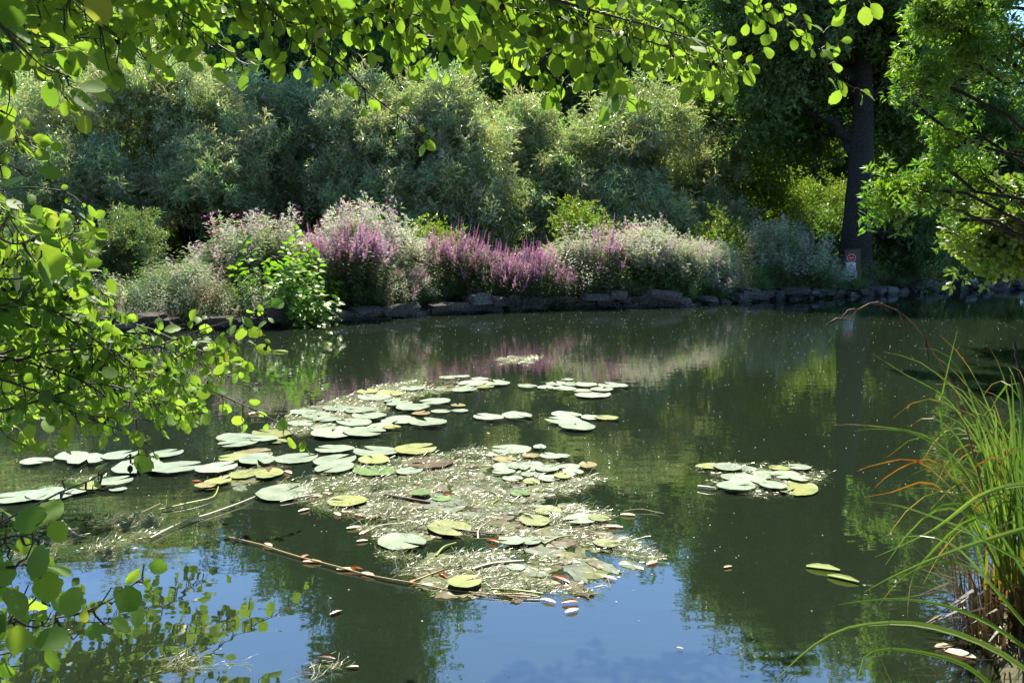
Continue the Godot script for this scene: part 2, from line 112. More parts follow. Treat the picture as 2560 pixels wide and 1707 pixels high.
const BIG_LOBES := [[-0.291,7.012,-0.2,1.633,0.98],[-1.699,5.809,-0.2,1.198,0.98],[1.014,6.011,-0.2,1.198,0.98],[-1.864,4.439,-0.5,0.773,0.994],[-0.803,3.935,-1.3,0.803,0.918],[0.097,5.493,-1.5,1.273,1.042],[1.428,4.335,-1.1,0.909,1.136],[2.139,2.498,-1.2,0.799,0.913],[1.658,1.039,-0.5,0.773,0.773],[-1.374,8.001,-0.2,1.415,0.98],[0.7,7.902,-0.2,1.306,0.98],[-2.89,6.294,-0.5,0.884,0.773],[-2.661,7.473,-0.7,1.004,0.892],[2.451,5.729,-0.7,1.004,1.004]]
const SLIM_LOBES := [[-0.935,4.306,0,0.765,0.637],[0.047,4.668,0,0.765,0.765],[0.822,3.82,0,0.637,0.765],[-0.408,3.332,0,0.637,0.637],[0.616,2.596,0,0.637,0.637],[1.141,1.978,0,0.51,0.51],[-0.707,5.03,0,0.765,0.637],[0.25,5.987,0,0.765,0.765]]
const ASH_LOBES := [[-2.95,2.381,-0.2,0.361,0.271],[-2.79,2.527,-0.1,0.268,0.268],[-2.981,1.372,-0.2,0.293,0.172],[-2.675,1.438,-0.2,0.203,0.181],[-2.439,2.058,-0.3,0.32,0.32],[-2.309,2.785,-0.3,0.365,0.365],[-1.987,1.647,-0.5,0.327,0.28],[-2.138,1.151,-0.5,0.234,0.234],[-2.045,2.709,0,0.353,0.397],[-2.462,1.71,-0.3,0.228,0.228],[-2.211,3.29,-0.3,0.502,0.365],[-2.728,3.164,-0.3,0.32,0.274]]
const HAZEL_LOBES := [[-1.793,1.292,0.7,0.227,0.177],[-1.584,1.146,0.7,0.202,0.151],[-1.755,0.956,0.5,0.155,0.129],[-1.506,1.439,0.7,0.227,0.202],[-1.215,1.195,0.7,0.353,0.303]]
const HERBS := [
[-5.135,-12.6,0.597,0.427,0.869,162,21,0,0.2,0.2,"small leafy green willowherb with a few pink flowers left of the sapling"],
[-4.262,-14,0.82,0.586,1.6,187,22,0,0.4,0.35,"tallest willowherb mound dotted with pink flowers behind the sapling"],
[-2.585,-15,0.92,0.657,1.683,212,23,0,1,0.15,"silvery white seeding willowherb mound between the loosestrife clumps"],
[-1.746,-14.3,0.439,0.313,0.654,75,24,1,0.7,0.1,"low grey seeding willowherb at the kink in the stone edging"],
[1.327,-16.3,0.545,0.39,1.375,87,25,0,0.6,0,"thin seeding willowherb behind the rose tinted loosestrife"],
[2.683,-16.7,0.698,0.499,1.567,162,26,0,1,0.05,"peaked creamy seeding willowherb on the right of the border"],
[3.698,-16.9,0.66,0.471,1.174,137,27,0,0.9,0.1,"creamy seeding willowherb above the rusty dock stems"],
[4.334,-17.3,0.434,0.31,1.138,87,28,0,0.8,0,"last pale seeding willowherb before the shade"],
[6.233,-18.9,1.212,0.866,1.623,212,29,2,0.45,0,"wide seeding willowherb mound left of the sign"],
[2.051,-15.9,0.355,0.253,0.769,62,30,0,0.1,0.05,"green leafy willowherb at the front of the border bend"],
[-3.598,-14.3,0.439,0.313,1.073,75,32,0,0.4,0.2,"pale willowherb between the tall mound and the first loosestrife"],
[3.308,-16.3,0.545,0.39,0.507,75,33,0,0.1,0.2,"low green willowherb above the stone edging on the right"]]
const SPIKES := [
[-2.764,-13.55,0.515,0.374,1.605,132,41,0.9,"first purple loosestrife clump standing right of the sapling"],
[-1.075,-14.95,0.48,0.349,1.362,108,42,0.9,"dense purple loosestrife clump left of the middle of the border"],
[-0.366,-15.05,0.528,0.384,1.232,132,43,0.9,"purple loosestrife clump in the middle of the border"],
[0.395,-15.25,0.535,0.389,1.369,132,44,0.9,"rose tinted loosestrife clump right of the middle"],
[1.458,-15.85,0.509,0.37,1.568,72,45,0.5,"sparse loosestrife clump with few purple spikes"],
[-1.814,-13.95,0.326,0.237,0.766,48,46,0.6,"low loosestrife clump in front of the white willowherb"],
[0.925,-15.35,0.404,0.293,1.012,84,47,0.6,"dark loosestrife clump in the shade of its neighbours"],
[-3.472,-14.25,0.208,0.151,1.594,16,48,1,"few tall purple spikes between the two left mounds"]]
const SAPLING := [-3.461,-12.45,0.777,1.295]
const BUSHES := [
[-13.557,-25,3.903,3.754,660,601,2,"understory_bush","undergrowth below the trees at the far left",2],
[-8.841,-25.5,3.981,3.293,704,602,2,"understory_bush","undergrowth behind the sunlit and rounded willows",2],
[-3.381,-26,3.77,3.209,660,603,2,"understory_bush","undergrowth behind the bright silver willow",2],
[1.704,-26,3.914,3.209,704,604,2,"understory_bush","undergrowth behind the middle willows",2],
[6.764,-27,3.764,3.026,660,605,2,"understory_bush","undergrowth behind the slim tree",2],
[10.624,-25,3.485,2.859,704,606,2,"understory_bush","undergrowth behind the broad tree",2],
[15.446,-26,3.335,2.541,660,607,2,"understory_bush","undergrowth at the right end of the bank",2],
[-7.535,-16,0.58,1.326,200,52,1,"grey_bush","grey green bush behind the sedge tuft",1],
[-9.03,-22.6,1.323,1.844,420,62,2,"bank_shrub","leafy shrub between the stems of the two left willows",2],
[-1.602,-16.3,0.318,1.167,90,53,2,"yellow_bush","yellow green bush between white willowherb and loosestrife",2],
[1.608,-18,0.552,1.553,150,54,2,"elder_bush","fresh yellow green bush below the fine shooted willow",2],
[4.66,-19,0.318,1.428,80,55,2,"small_bush","small yellow green bush behind the last pale willowherb",2],
[9.704,-21.5,0.899,1.234,300,56,2,"bank_shrub","leafy bush behind the big trunk",1],
[12.719,-23.5,1.048,0.785,260,57,2,"bank_bush","green bush on the bank right of the big trunk",2],
[6.328,-20.5,0.686,0.785,200,58,2,"bank_shrub","low bush behind the last willowherb",1],
[2.564,-16.5,0.414,0.437,120,59,2,"low_bush","low green bush at the stone edging bend",1],
[8.592,-22.3,1.057,1.541,420,61,2,"trunk_bush","leafy bush between the last willowherb and the big trunk",1],
[-8.093,-14.5,0.728,1.086,260,60,1,"left_bush","grey green bush on the bank behind the left alder branches",1]]
const TUFTS := [
[-6.041,-12.9,0.552,0.28,"sedge_tuft","pale grey green sedge tuft beside the small willowherb",4,0],
[5.194,-17.9,0.824,0.2,"iris_tuft","broad bladed iris tuft in front of the wide seeding willowherb",2,1],
[11.48,-22.3,0.65,0.5,"grass_tuft","bright tall grass on the bank right of the sign",5,1],
[3.474,-16.35,0.179,0.14,"dock_stems","rust brown dead dock stems at the water's edge",3,2],
[2.046,-16.2,0.569,0.15,"reed_tuft","upright green reed tuft in the bend of the border",3,1]]
var rng := RandomNumberGenerator.new()
var taken := {}
var M := {}

# ------------------------------------------------------------------ helpers
func rf(a: float, b: float) -> float: return rng.randf_range(a, b)
func lin(r: float, g: float, b: float) -> Color: return Color(r, g, b).linear_to_srgb()
func rvec() -> Vector3: return Vector3(rng.randfn(), rng.randfn(), rng.randfn()).normalized()

func numbered(called: String) -> String:
	var n: int = taken.get(called, 0)
	taken[called] = n + 1
	return called if n == 0 else "%s_%03d" % [called, n]

func tag(o: Node, label: String, category: String, group := "") -> Node:
	o.set_meta("label", label)
	o.set_meta("category", category)
	if group: o.set_meta("group", group)
	return o

func thing(called: String, label: String, category: String, at: Vector3, group := "") -> Node3D:
	var o := Node3D.new()
	o.name = numbered(called)
	add_child(o)
	o.position = at
	tag(o, label, category, group)
	return o

func part(called: String, mesh: Mesh, mat: Material, parent: Node) -> MeshInstance3D:
	var o := MeshInstance3D.new()
	o.name = numbered(called) if parent == self else called
	o.mesh = mesh
	o.material_override = mat
	parent.add_child(o, true)
	return o

func many(called: String, mesh: Mesh, mat: Material, parent: Node, where: Array, tints = null) -> MultiMeshInstance3D:
	var mm := MultiMesh.new()
	mm.transform_format = MultiMesh.TRANSFORM_3D
	mm.use_colors = tints != null
	mm.mesh = mesh
	mm.instance_count = where.size()
	for i in where.size():
		mm.set_instance_transform(i, where[i])
		if tints != null: mm.set_instance_color(i, tints[i])
	var o := MultiMeshInstance3D.new()
	o.name = numbered(called) if parent == self else called
	o.multimesh = mm
	o.material_override = mat
	parent.add_child(o, true)
	if parent != self: o.set_meta("kind", "stuff")
	return o

class Geo:
	var v := PackedVector3Array()
	var n := PackedVector3Array()
	var c := PackedColorArray()
	var ix := PackedInt32Array()
	var smooth := true
	func tri(a: Vector3, b: Vector3, d: Vector3) -> void:
		v.append(a); v.append(b); v.append(d)
	func quad(a: Vector3, b: Vector3, d: Vector3, e: Vector3) -> void:
		tri(a, b, d); tri(a, d, e)
	func tube(pts: Array, radii: Array, sides := 6) -> void:
		var first := v.size()
		var u := Vector3.ZERO
		for k in pts.size():
			var t: Vector3 = ((pts[mini(k + 1, pts.size() - 1)] as Vector3) - (pts[maxi(k - 1, 0)] as Vector3)).normalized()
			if u == Vector3.ZERO: u = t.cross(Vector3(0.31, 0.2, 0.93)).normalized()
			u = (u - t * u.dot(t)).normalized()
			var w := t.cross(u)
			for j in sides:
				var a := TAU * j / sides
				var d := u * cos(a) + w * sin(a)
				v.append((pts[k] as Vector3) + d * float(radii[k])); n.append(d)
		for k in pts.size() - 1:
			for j in sides:
				var a := first + k * sides + j
				var b := first + k * sides + (j + 1) % sides
				ix.append_array([a, a + sides, b, b, a + sides, b + sides])
	func leaf(base: Vector3, dir: Vector3, nrm: Vector3, l: float, w: float, fold := 0.25, bend := 0.15) -> void:
		var side := dir.cross(nrm).normalized() * w * 0.5
		var up := nrm * w * fold
		var mid := base + dir * l * 0.48 - nrm * l * bend * 0.25
		var tip := base + dir * l - nrm * l * bend
		var a := mid - side + up
		var b := mid + side + up
		tri(base, a, mid); tri(base, mid, b); tri(a, tip, mid); tri(mid, tip, b)
	func round_leaf(base: Vector3, dir: Vector3, nrm: Vector3, l: float, w: float) -> void:
		var s := dir.cross(nrm).normalized() * w * 0.5
		var mid := base + dir * l * 0.55
		var u := nrm * w * 0.12
		var p := [base, base + dir * l * 0.3 - s * 0.85 + u, base + dir * l * 0.72 - s * 0.9 + u, base + dir * l * 0.98 - nrm * l * 0.1, base + dir * l * 0.72 + s * 0.9 + u, base + dir * l * 0.3 + s * 0.85 + u]
		for k in 6: tri(p[k], p[(k + 1) % 6], mid)
	func commit() -> ArrayMesh:
		var a := []
		a.resize(Mesh.ARRAY_MAX)
		a[Mesh.ARRAY_VERTEX] = v
		if n.size() == v.size(): a[Mesh.ARRAY_NORMAL] = n
		if c.size() == v.size(): a[Mesh.ARRAY_COLOR] = c
		if ix.size(): a[Mesh.ARRAY_INDEX] = ix
		var m := ArrayMesh.new()
		m.add_surface_from_arrays(Mesh.PRIMITIVE_TRIANGLES, a)
		return m

func plain(r: float, g: float, b: float, rough := 0.8, spec := 0.5) -> StandardMaterial3D:
	var m := StandardMaterial3D.new()
	m.albedo_color = lin(r, g, b)
	m.roughness = rough
	m.metallic_specular = spec
	m.cull_mode = BaseMaterial3D.CULL_DISABLED
	return m

func leafy(r: float, g: float, b: float, tr: float, tg: float, tb: float, rough := 0.45) -> StandardMaterial3D:
	var m := plain(r, g, b, rough)
	m.backlight_enabled = true
	m.backlight = lin(tr, tg, tb)
	return m

func tinted(tr: float, tg: float, tb: float, rough := 0.45, spec := 0.5) -> StandardMaterial3D:
	var m := leafy(1, 1, 1, tr, tg, tb, rough)
	m.vertex_color_use_as_albedo = true
	m.metallic_specular = spec
	return m

func noise_tex(freq: float, seed_: int, ramp: Array, oct := 5, size := 512, normal := false) -> NoiseTexture2D:
	var f := FastNoiseLite.new()
	f.seed = seed_
	f.noise_type = FastNoiseLite.TYPE_SIMPLEX_SMOOTH
	f.frequency = freq
	f.fractal_octaves = oct
	var t := NoiseTexture2D.new()
	t.width = size
	t.height = size
	t.seamless = true
	t.noise = f
	t.as_normal_map = normal
	if ramp.size():
		var g := Gradient.new()
		g.offsets = PackedFloat32Array(ramp.map(func(x): return x[0]))
		g.colors = PackedColorArray(ramp.map(func(x): return x[1]))
		t.color_ramp = g
	return t

func surfaced(ramp: Array, freq: float, scale_: float, rough: float, bump: float, seed_: int) -> StandardMaterial3D:
	var m := StandardMaterial3D.new()
	m.albedo_texture = noise_tex(freq, seed_, ramp)
	m.heightmap_enabled = true
	m.heightmap_texture = noise_tex(freq * 1.7, seed_ + 9, [])
	m.heightmap_scale = bump
	m.uv1_triplanar = true
	m.uv1_world_triplanar = true
	m.uv1_scale = Vector3.ONE * scale_
	m.roughness = rough
	m.cull_mode = BaseMaterial3D.CULL_DISABLED
	return m

# ------------------------------------------------------------------ ground shape
var pond := PackedVector2Array()
var bumpy := FastNoiseLite.new()

func shore(x: float, z: float) -> float:
	var p := Vector2(x, z)
	var best := 1e9
	for k in pond.size():
		best = minf(best, p.distance_squared_to(Geometry2D.get_closest_point_to_segment(p, pond[k], pond[(k + 1) % pond.size()])))
	best = sqrt(best)
	return -best if Geometry2D.is_point_in_polygon(p, pond) else best

func gh(x: float, z: float) -> float:
	var s := shore(x, z)
	if s < 0.0: return -0.04 - 0.75 * smoothstep(0.0, 1.3, -s)
	return -0.04 + 0.31 * smoothstep(0.0, 0.35, s) + 0.025 * minf(s, 14.0) + bumpy.get_noise_2d(x, z) * 0.06

func ground() -> void:
	var xs := []
	var zs := []
	for k in [-400, -200, -100, -60, -40, -28, -20, -16]: xs.append(float(k))
	var x := -12.0
	while x < 19.0: xs.append(x); x += 0.45
	for k in [20, 24, 30, 40, 60, 100, 200, 400]: xs.append(float(k))
	for k in [-400, -200, -100, -70, -55, -45, -38, -33, -30, -28]: zs.append(float(k))
	var z := -26.0
	while z < 1.0: zs.append(z); z += 0.45
	for k in [1.4, 2, 3, 5, 8, 14, 25, 50, 100, 300]: zs.append(float(k))
	var st := SurfaceTool.new()
	st.begin(Mesh.PRIMITIVE_TRIANGLES)
	st.set_smooth_group(0)
	for zz in zs:
		for xx in xs: st.add_vertex(Vector3(xx, gh(xx, zz), zz))
	var w := xs.size()
	for j in zs.size() - 1:
		for i in w - 1:
			var a := j * w + i
			for k in [a, a + 1, a + w, a + 1, a + w + 1, a + w]: st.add_index(k)
	st.generate_normals()
	var o := part("ground", st.commit(), M.soil, self)
	o.set_meta("kind", "structure")

func water() -> void:
	var st := SurfaceTool.new()
	st.begin(Mesh.PRIMITIVE_TRIANGLES)
	var a := Vector2(-13, -26)
	var b := Vector2(20, 1)
	for p in [Vector2(a.x, a.y), Vector2(b.x, a.y), Vector2(b.x, b.y), Vector2(a.x, a.y), Vector2(b.x, b.y), Vector2(a.x, b.y)]:
		st.set_normal(Vector3.UP)
		st.set_uv(Vector2(p.x / 7.0, p.y / 3.1))
		st.add_vertex(Vector3(p.x, 0, p.y))
	st.generate_tangents()
	part("pond_water", st.commit(), M.water, self).set_meta("kind", "structure")

# ------------------------------------------------------------------ plants
func sprig(sd: int, length: float, twigs: int, per: int, l: float, w: float, round_ := false, droop := 0.25) -> ArrayMesh:
	rng.seed = sd
	var g := Geo.new()
	for k in twigs:
		var t := float(k) / twigs
		var p := Vector3(0, length * t * 0.75, 0) + Vector3(rf(-1, 1), 0, rf(-1, 1)) * 0.02
		var d := (Vector3(cos(k * 2.4), 0, sin(k * 2.4)) * rf(0.7, 1.1) + Vector3(0, rf(0.5, 1.1), 0)).normalized()
		var tl := length * rf(0.3, 0.5) * (1.15 - 0.5 * t)
		var e := p + d * tl
		g.quad(p, p + Vector3(0.004, 0, 0), e + Vector3(0.001, 0, 0), e)
		for j in per:
			var s := (j + 0.5) / per
			var at := p + d * tl * s - Vector3(0, droop * s * s * tl, 0)
			var side := d.cross(rvec()).normalized()
			var dir := (d * 0.75 + side * rf(0.5, 1.0) - Vector3(0, droop * rf(0.2, 1.0), 0)).normalized()
			var nrm := (dir.cross(rvec()).normalized() + Vector3.UP * 0.4)
			nrm = (nrm - dir * nrm.dot(dir)).normalized()
			if round_: g.round_leaf(at + dir * l * 0.2, dir, nrm, l * rf(0.7, 1.15), w * rf(0.75, 1.15))
			else: g.leaf(at, dir, nrm, l * rf(0.7, 1.2), w * rf(0.8, 1.2))
	g.tri(Vector3(-0.004, 0, 0), Vector3(0.004, 0, 0), Vector3(0, length * 0.8, 0))
	return g.commit()

# several sprigs grown together, so that a crown needs few copies
func bough(src: ArrayMesh, n: int, r: float, flat: float, sd: int, up := 0.6) -> ArrayMesh:
	rng.seed = sd
	var from: PackedVector3Array = src.surface_get_arrays(0)[Mesh.ARRAY_VERTEX]
	var g := Geo.new()
	for k in n:
		var d := rvec()
		var p := d * r * pow(rng.randf(), 0.5) * Vector3(1, flat, 1)
		var grow := (d * 0.6 + Vector3.UP * up + rvec() * 0.5).normalized()
		var t := Transform3D((Basis(Quaternion(Vector3.UP, grow)) * Basis(Vector3.UP, rf(0, TAU))).scaled_local(Vector3.ONE * rf(0.75, 1.2)), p)
		g.v.append_array(t * from)
		var c := Color(rf(0.75, 1.2), rf(0.8, 1.15), rf(0.7, 1.2))
		var run := PackedColorArray()
		run.resize(from.size())
		run.fill(c)
		g.c.append_array(run)
	return g.commit()

# several shoots side by side; the same seed puts their heads on the same stems
func stand(src: ArrayMesh, n: int, r: float, sd: int) -> ArrayMesh:
	rng.seed = sd
	var from: PackedVector3Array = src.surface_get_arrays(0)[Mesh.ARRAY_VERTEX]
	var g := Geo.new()
	for k in n:
		var a := rf(0, TAU)
		var p := Vector3(cos(a), 0, sin(a)) * r * sqrt(rng.randf())
		var tilt := (Vector3.UP + p * 0.6 + Vector3(rf(-1, 1), 0, rf(-1, 1)) * 0.1).normalized()
		var t := Transform3D((Basis(Quaternion(Vector3.UP, tilt)) * Basis(Vector3.UP, rf(0, TAU))).scaled_local(Vector3(1, rf(0.72, 1.05), 1)), p)
		g.v.append_array(t * from)
		var c := Color(rf(0.8, 1.2), rf(0.8, 1.2), rf(0.8, 1.2))
		var run := PackedColorArray()
		run.resize(from.size())
		run.fill(c)
		g.c.append_array(run)
	return g.commit()

# points of a crown: each lobe is [centre, radii]; the sprigs crowd towards the outside of the lobes
func crown(parent: Node, called: String, mesh: Mesh, mat: Material, lobes: Array, count: int, sd: int, tint: Array, size := Vector2(0.8, 1.25), up := 0.5, fill := 0.45, low := -1.0) -> void:
	rng.seed = sd
	var sum := 0.0
	var edge := []
	for l in lobes:
		var r: Vector3 = l[1]
		sum += pow(r.x * r.y * r.z, 0.75)
		edge.append(sum)
	var where := []
	var tints := []
	while where.size() < count:
		var pick := rng.randf() * sum
		var k := 0
		while edge[k] < pick: k += 1
		var d := rvec()
		if d.y < low + rf(0.0, 0.3): continue
		var r: Vector3 = lobes[k][1]
		var p: Vector3 = (lobes[k][0] as Vector3) + d * r * pow(rng.randf(), fill)
		var grow := (d * 0.7 + Vector3.UP * up + rvec() * 0.45).normalized()
		var b := Basis(Quaternion(Vector3.UP, grow)) * Basis(Vector3.UP, rf(0, TAU))
		where.append(Transform3D(b.scaled_local(Vector3.ONE * rf(size.x, size.y)), p))
		var q := rf(0.0, 1.0)
		var c: Color = (tint[0] as Color).lerp(tint[1], q) * rf(0.8, 1.2)
		tints.append(Color(c.r, c.g, c.b))
	many(called, mesh, mat, parent, where, tints)

func limb(from: Vector3, to: Vector3, sag: float, wob: float, n := 6) -> Array:
	var pts := []
	for k in n + 1:
		var t := float(k) / n
		pts.append(from.lerp(to, t) + Vector3(0, sin(t * PI) * sag, 0) + (rvec() * wob if k > 0 and k < n else Vector3.ZERO))
	return pts

func taper(a: float, b: float, n: int) -> Array:
	var r := []
	for k in n: r.append(lerpf(a, b, float(k) / (n - 1)))
	return r

func willow(x: float, z: float, hw: float, top: float, count: int, sd: int, label: String, tint: Array) -> void:
	var y := gh(x, z)
	var t := thing("willow_shrub", label, "willow", Vector3(x, y, z), "willow shrubs behind the flower border")
	var h := top - y
	rng.seed = sd
	# a mound that spreads towards the pond: lower lobes stand further forward
	var lobes := [[Vector3(0, h * 0.6, -0.1 * h), Vector3(hw * 0.62, h * 0.33, hw * 0.55)], [Vector3(0, h * 0.33, 0.12 * h), Vector3(hw * 0.7, h * 0.26, h * 0.26)]]
	for k in 17:
		var e := 0.2 + 0.7 * fmod(k * 0.618 + rf(0, 0.06), 1.0)
		var a := rf(-1.0, 1.0)
		var x_ := hw * sqrt(1.0 - 0.8 * e * e) * a
		var front := (1.0 - e) * h * 0.62 * sqrt(1.0 - 0.7 * a * a) * (rf(0.75, 1.0) if k % 4 else -0.3)
		var s := hw * rf(0.24, 0.38)
		lobes.append([Vector3(x_, h * e - s * 0.25, front), Vector3(s, s * rf(0.8, 1.25), s)])
	lobes.append([Vector3(rf(-0.2, 0.2) * hw, h * 0.87, -0.1 * h), Vector3(hw * 0.34, h * 0.13, hw * 0.34)])
	var g := Geo.new()
	for l in lobes:
		for k in 2:
			var to: Vector3 = (l[0] as Vector3) + rvec() * 0.3
			g.tube(limb(Vector3(to.x * 0.12 + rf(-0.15, 0.15), -0.1, to.z * 0.12 + rf(-0.15, 0.15)), to, 0.15, 0.05), taper(rf(0.03, 0.05), 0.008, 7), 5)
	part("stems", g.commit(), M.bark_dark, t)
	crown(t, "crown", M.willow_boughs[sd % 2], M.willow_leaf, lobes, count / 10, sd + 1, tint, Vector2(0.75, 1.25), 0.9, 0.34)

func tall_tree(called: String, x: float, z: float, trunk_r: float, lobes: Array, mesh: Mesh, mat: Material, count: int, sd: int, tint: Array, label: String, group := "", up := 0.35, bark = null, size := Vector2(0.9, 1.5), side_limbs := 5) -> Node3D:
	var y := gh(x, z)
	var t := thing(called, label, "tree", Vector3(x, y, z), group)
	rng.seed = sd
	var top := 0.0
	for l in lobes: top = maxf(top, l[0].y)
	var g := Geo.new()
	var pts := []
	var rad := []
	for k in 11:
		var s := k / 10.0
		pts.append(Vector3(sin(s * 4.0 + sd) * 0.12 * s, -0.2 + (top + 0.2) * s, cos(s * 3.0 + sd) * 0.12 * s))
		rad.append(trunk_r * (1.0 - 0.75 * s) * (1.0 + 0.6 * exp(-s * 22.0)))
	g.tube(pts, rad, 12)
	part("trunk", g.commit(), bark if bark else M.bark, t)
	var gl := Geo.new()
	for l in lobes:
		var c: Vector3 = l[0]
		var s := clampf((c.y - Vector2(c.x, c.z).length() * 0.5) / top, 0.15, 0.9)
		var from: Vector3 = (pts[0] as Vector3).lerp(pts[10], s)
		var r0 := trunk_r * (1.0 - 0.75 * s) * (0.5 if side_limbs > 2 else 0.09)
		gl.tube(limb(from, c, 0.1, 0.12), taper(r0, 0.02, 7), 6)
		for k in side_limbs:
			var to: Vector3 = c + rvec() * (l[1] as Vector3) * 0.8
			gl.tube(limb(from.lerp(c, rf(0.4, 0.9)), to, 0.1, 0.08), taper(r0 * 0.35, 0.008, 7), 4)
	part("limbs", gl.commit(), bark if bark else M.bark, t)
	crown(t, "crown", mesh, mat, lobes, count, sd + 1, tint, size, up, 0.4)
	return t

func lobes_round(n: int, w: float, y0: float, y1: float, r: float, sd: int) -> Array:
	rng.seed = sd
	var out := []
	for k in n:
		var t := (k + 0.5) / n
		var a := k * 2.4
		var rad := w * sqrt(rf(0.1, 1.0)) * (0.55 + 0.6 * sin(PI * clampf(t * 0.9 + 0.08, 0, 1)))*0.8
		var s := r * rf(0.75, 1.25)
		out.append([Vector3(cos(a) * rad, lerpf(y0, y1, t), sin(a) * rad), Vector3(s, s * 0.75, s)])
	return out

# a clump of upright shoots; parts: stems with leaves, and what crowns them
func clump(called: String, label: String, category: String, group: String, x: float, z: float, hw: float, dw: float, height: float, count: int, sd: int, parts: Array, tint: Array, dome := 0.45, lean := 0.3) -> Node3D:
	var y := gh(x, z)
	var t := thing(called, label, category, Vector3(x, y, z), group)
	rng.seed = sd
	var where := []
	var tints := []
	for k in maxi(4, count / 5):
		var a := rf(0, TAU)
		var r := sqrt(rng.randf())
		var p := Vector3(cos(a) * r * hw * 0.8, 0, sin(a) * r * dw * 0.8)
		var h := height * (1.0 - dome * r * r) * rf(0.78, 1.06)
		var tilt := (Vector3.UP + Vector3(p.x / hw, 0, p.z / dw) * lean + Vector3(rf(-1, 1), 0, rf(-1, 1)) * 0.1).normalized()
		var b := Basis(Quaternion(Vector3.UP, tilt)) * Basis(Vector3.UP, rf(0, TAU))
		var wide := height * rf(0.8, 1.1)
		p.y = gh(x + p.x, z + p.z) - y - 0.04
		where.append(Transform3D(b.scaled_local(Vector3(wide, h, wide)), p))
		var c: Color = (tint[0] as Color).lerp(tint[1], rng.randf()) * rf(0.8, 1.2)
		tints.append(Color(c.r, c.g, c.b))
	for q in parts:
		var pick := []
		var pt := []
		for k in where.size():
			if q.size() > 3 and fmod(k * 0.618, 1.0) > float(q[3]): continue
			pick.append(where[k])
			pt.append(tints[k])
		if q.size() > 4:
			for k in pt.size():
				var c: Color = (q[4][0] as Color).lerp(q[4][1], fmod(k * 0.377, 1.0))
				pt[k] = c
		many(q[0], q[1], q[2], t, pick, pt)
	return t

func shoot(sd: int, pairs: int, l: float, w: float, from: float, to: float, branchy := 0) -> ArrayMesh:
	rng.seed = sd
	var g := Geo.new()
	for a in 3:
		var p := Vector3(cos(a * 2.1), 0, sin(a * 2.1)) * 0.004
		var q := Vector3(cos(a * 2.1 + 2.1), 0, sin(a * 2.1 + 2.1)) * 0.004
		g.tri(p, q, Vector3(0, 1.0, 0))
	for k in pairs:
		var y := lerpf(from, to, (k + rf(0.0, 0.8)) / pairs)
		var a := k * 1.9
		for s in 2:
			var out := Vector3(cos(a + PI * s), rf(0.1, 0.7), sin(a + PI * s)).normalized()
			var nrm := (Vector3.UP * 0.8 + rvec() * 0.6)
			nrm = (nrm - out * nrm.dot(out)).normalized()
			var base := Vector3(0, y, 0)
			if branchy and k % branchy == 0: base += out * rf(0.02, 0.1)
			g.leaf(base, out, nrm, l * rf(0.7, 1.2) * (1.15 - 0.5 * y), w * rf(0.8, 1.2), 0.2, 0.3)
	return g.commit()

func fluff_head(sd: int, n: int, y0: float, spread: float, size: float) -> ArrayMesh:
	rng.seed = sd
	var g := Geo.new()
	for k in n:
		var y := rf(y0, 1.04)
		var a := rf(0, TAU)
		var p := Vector3(cos(a), 0, sin(a)) * spread * rng.randf() * (1.25 - y * 0.6) + Vector3(0, y, 0)
		g.quad(Vector3(p.x * 0.3, p.y - 0.05, p.z * 0.3), Vector3(p.x * 0.3 + 0.002, p.y - 0.05, p.z * 0.3), p + Vector3(0.001, 0, 0), p)
		for j in 5:
			var d := (rvec() + Vector3(0, 0.3, 0)).normalized() * size * rf(0.5, 1.3)
			var s := d.cross(rvec()).normalized() * size * 0.13
			g.tri(p - s, p + s, p + d)
	return g.commit()

func spike_head(sd: int, n: int, y0: float, r: float) -> ArrayMesh:
	rng.seed = sd
	var g := Geo.new()
	for side in 3:
		var off := Vector3.ZERO
		var b0 := y0
		var b1 := 1.05
		if side > 0:
			off = Vector3(cos(side * 2.6), 0, sin(side * 2.6)) * rf(0.04, 0.07)
			b0 = y0 - 0.02
			b1 = rf(0.84, 0.93)
		for k in n:
			var t := (k + rng.randf()) / n
			var y := lerpf(b0, b1, t)
			var a := k * 2.4
			var rr := r * (1.0 - 0.75 * t)
			var d := Vector3(cos(a), 0.35, sin(a)).normalized()
			var base := off * (0.6 + 0.4 * t) + Vector3(0, y, 0)
			var s := d.cross(Vector3.UP).normalized() * rr * 0.55
			g.quad(base, base + d * rr * 0.6 - s, base + d * rr * 1.2, base + d * rr * 0.6 + s)
		g.quad(Vector3(0, b0 - 0.06, 0), Vector3(0.003, b0 - 0.06, 0), off + Vector3(0.003, b1, 0), off + Vector3(0, b1, 0))
	return g.commit()

func flower_head(sd: int, n: int, y0: float, spread: float, size: float) -> ArrayMesh:
	rng.seed = sd
	var g := Geo.new()
	for k in n:
		var a := rf(0, TAU)
		var p := Vector3(cos(a), 0, sin(a)) * spread * sqrt(rng.randf()) + Vector3(0, rf(y0, 1.03), 0)
		var f := (rvec() + Vector3.UP * 0.7).normalized()
		var u := f.cross(rvec()).normalized()
		var w := f.cross(u)
		for j in 4:
			var d := (u * cos(j * PI / 2) + w * sin(j * PI / 2)) * size
			var s := f.cross(d).normalized() * size * 0.4
			g.quad(p, p + d * 0.6 - s + f * size * 0.2, p + d + f * size * 0.3, p + d * 0.6 + s + f * size * 0.2)
	return g.commit()

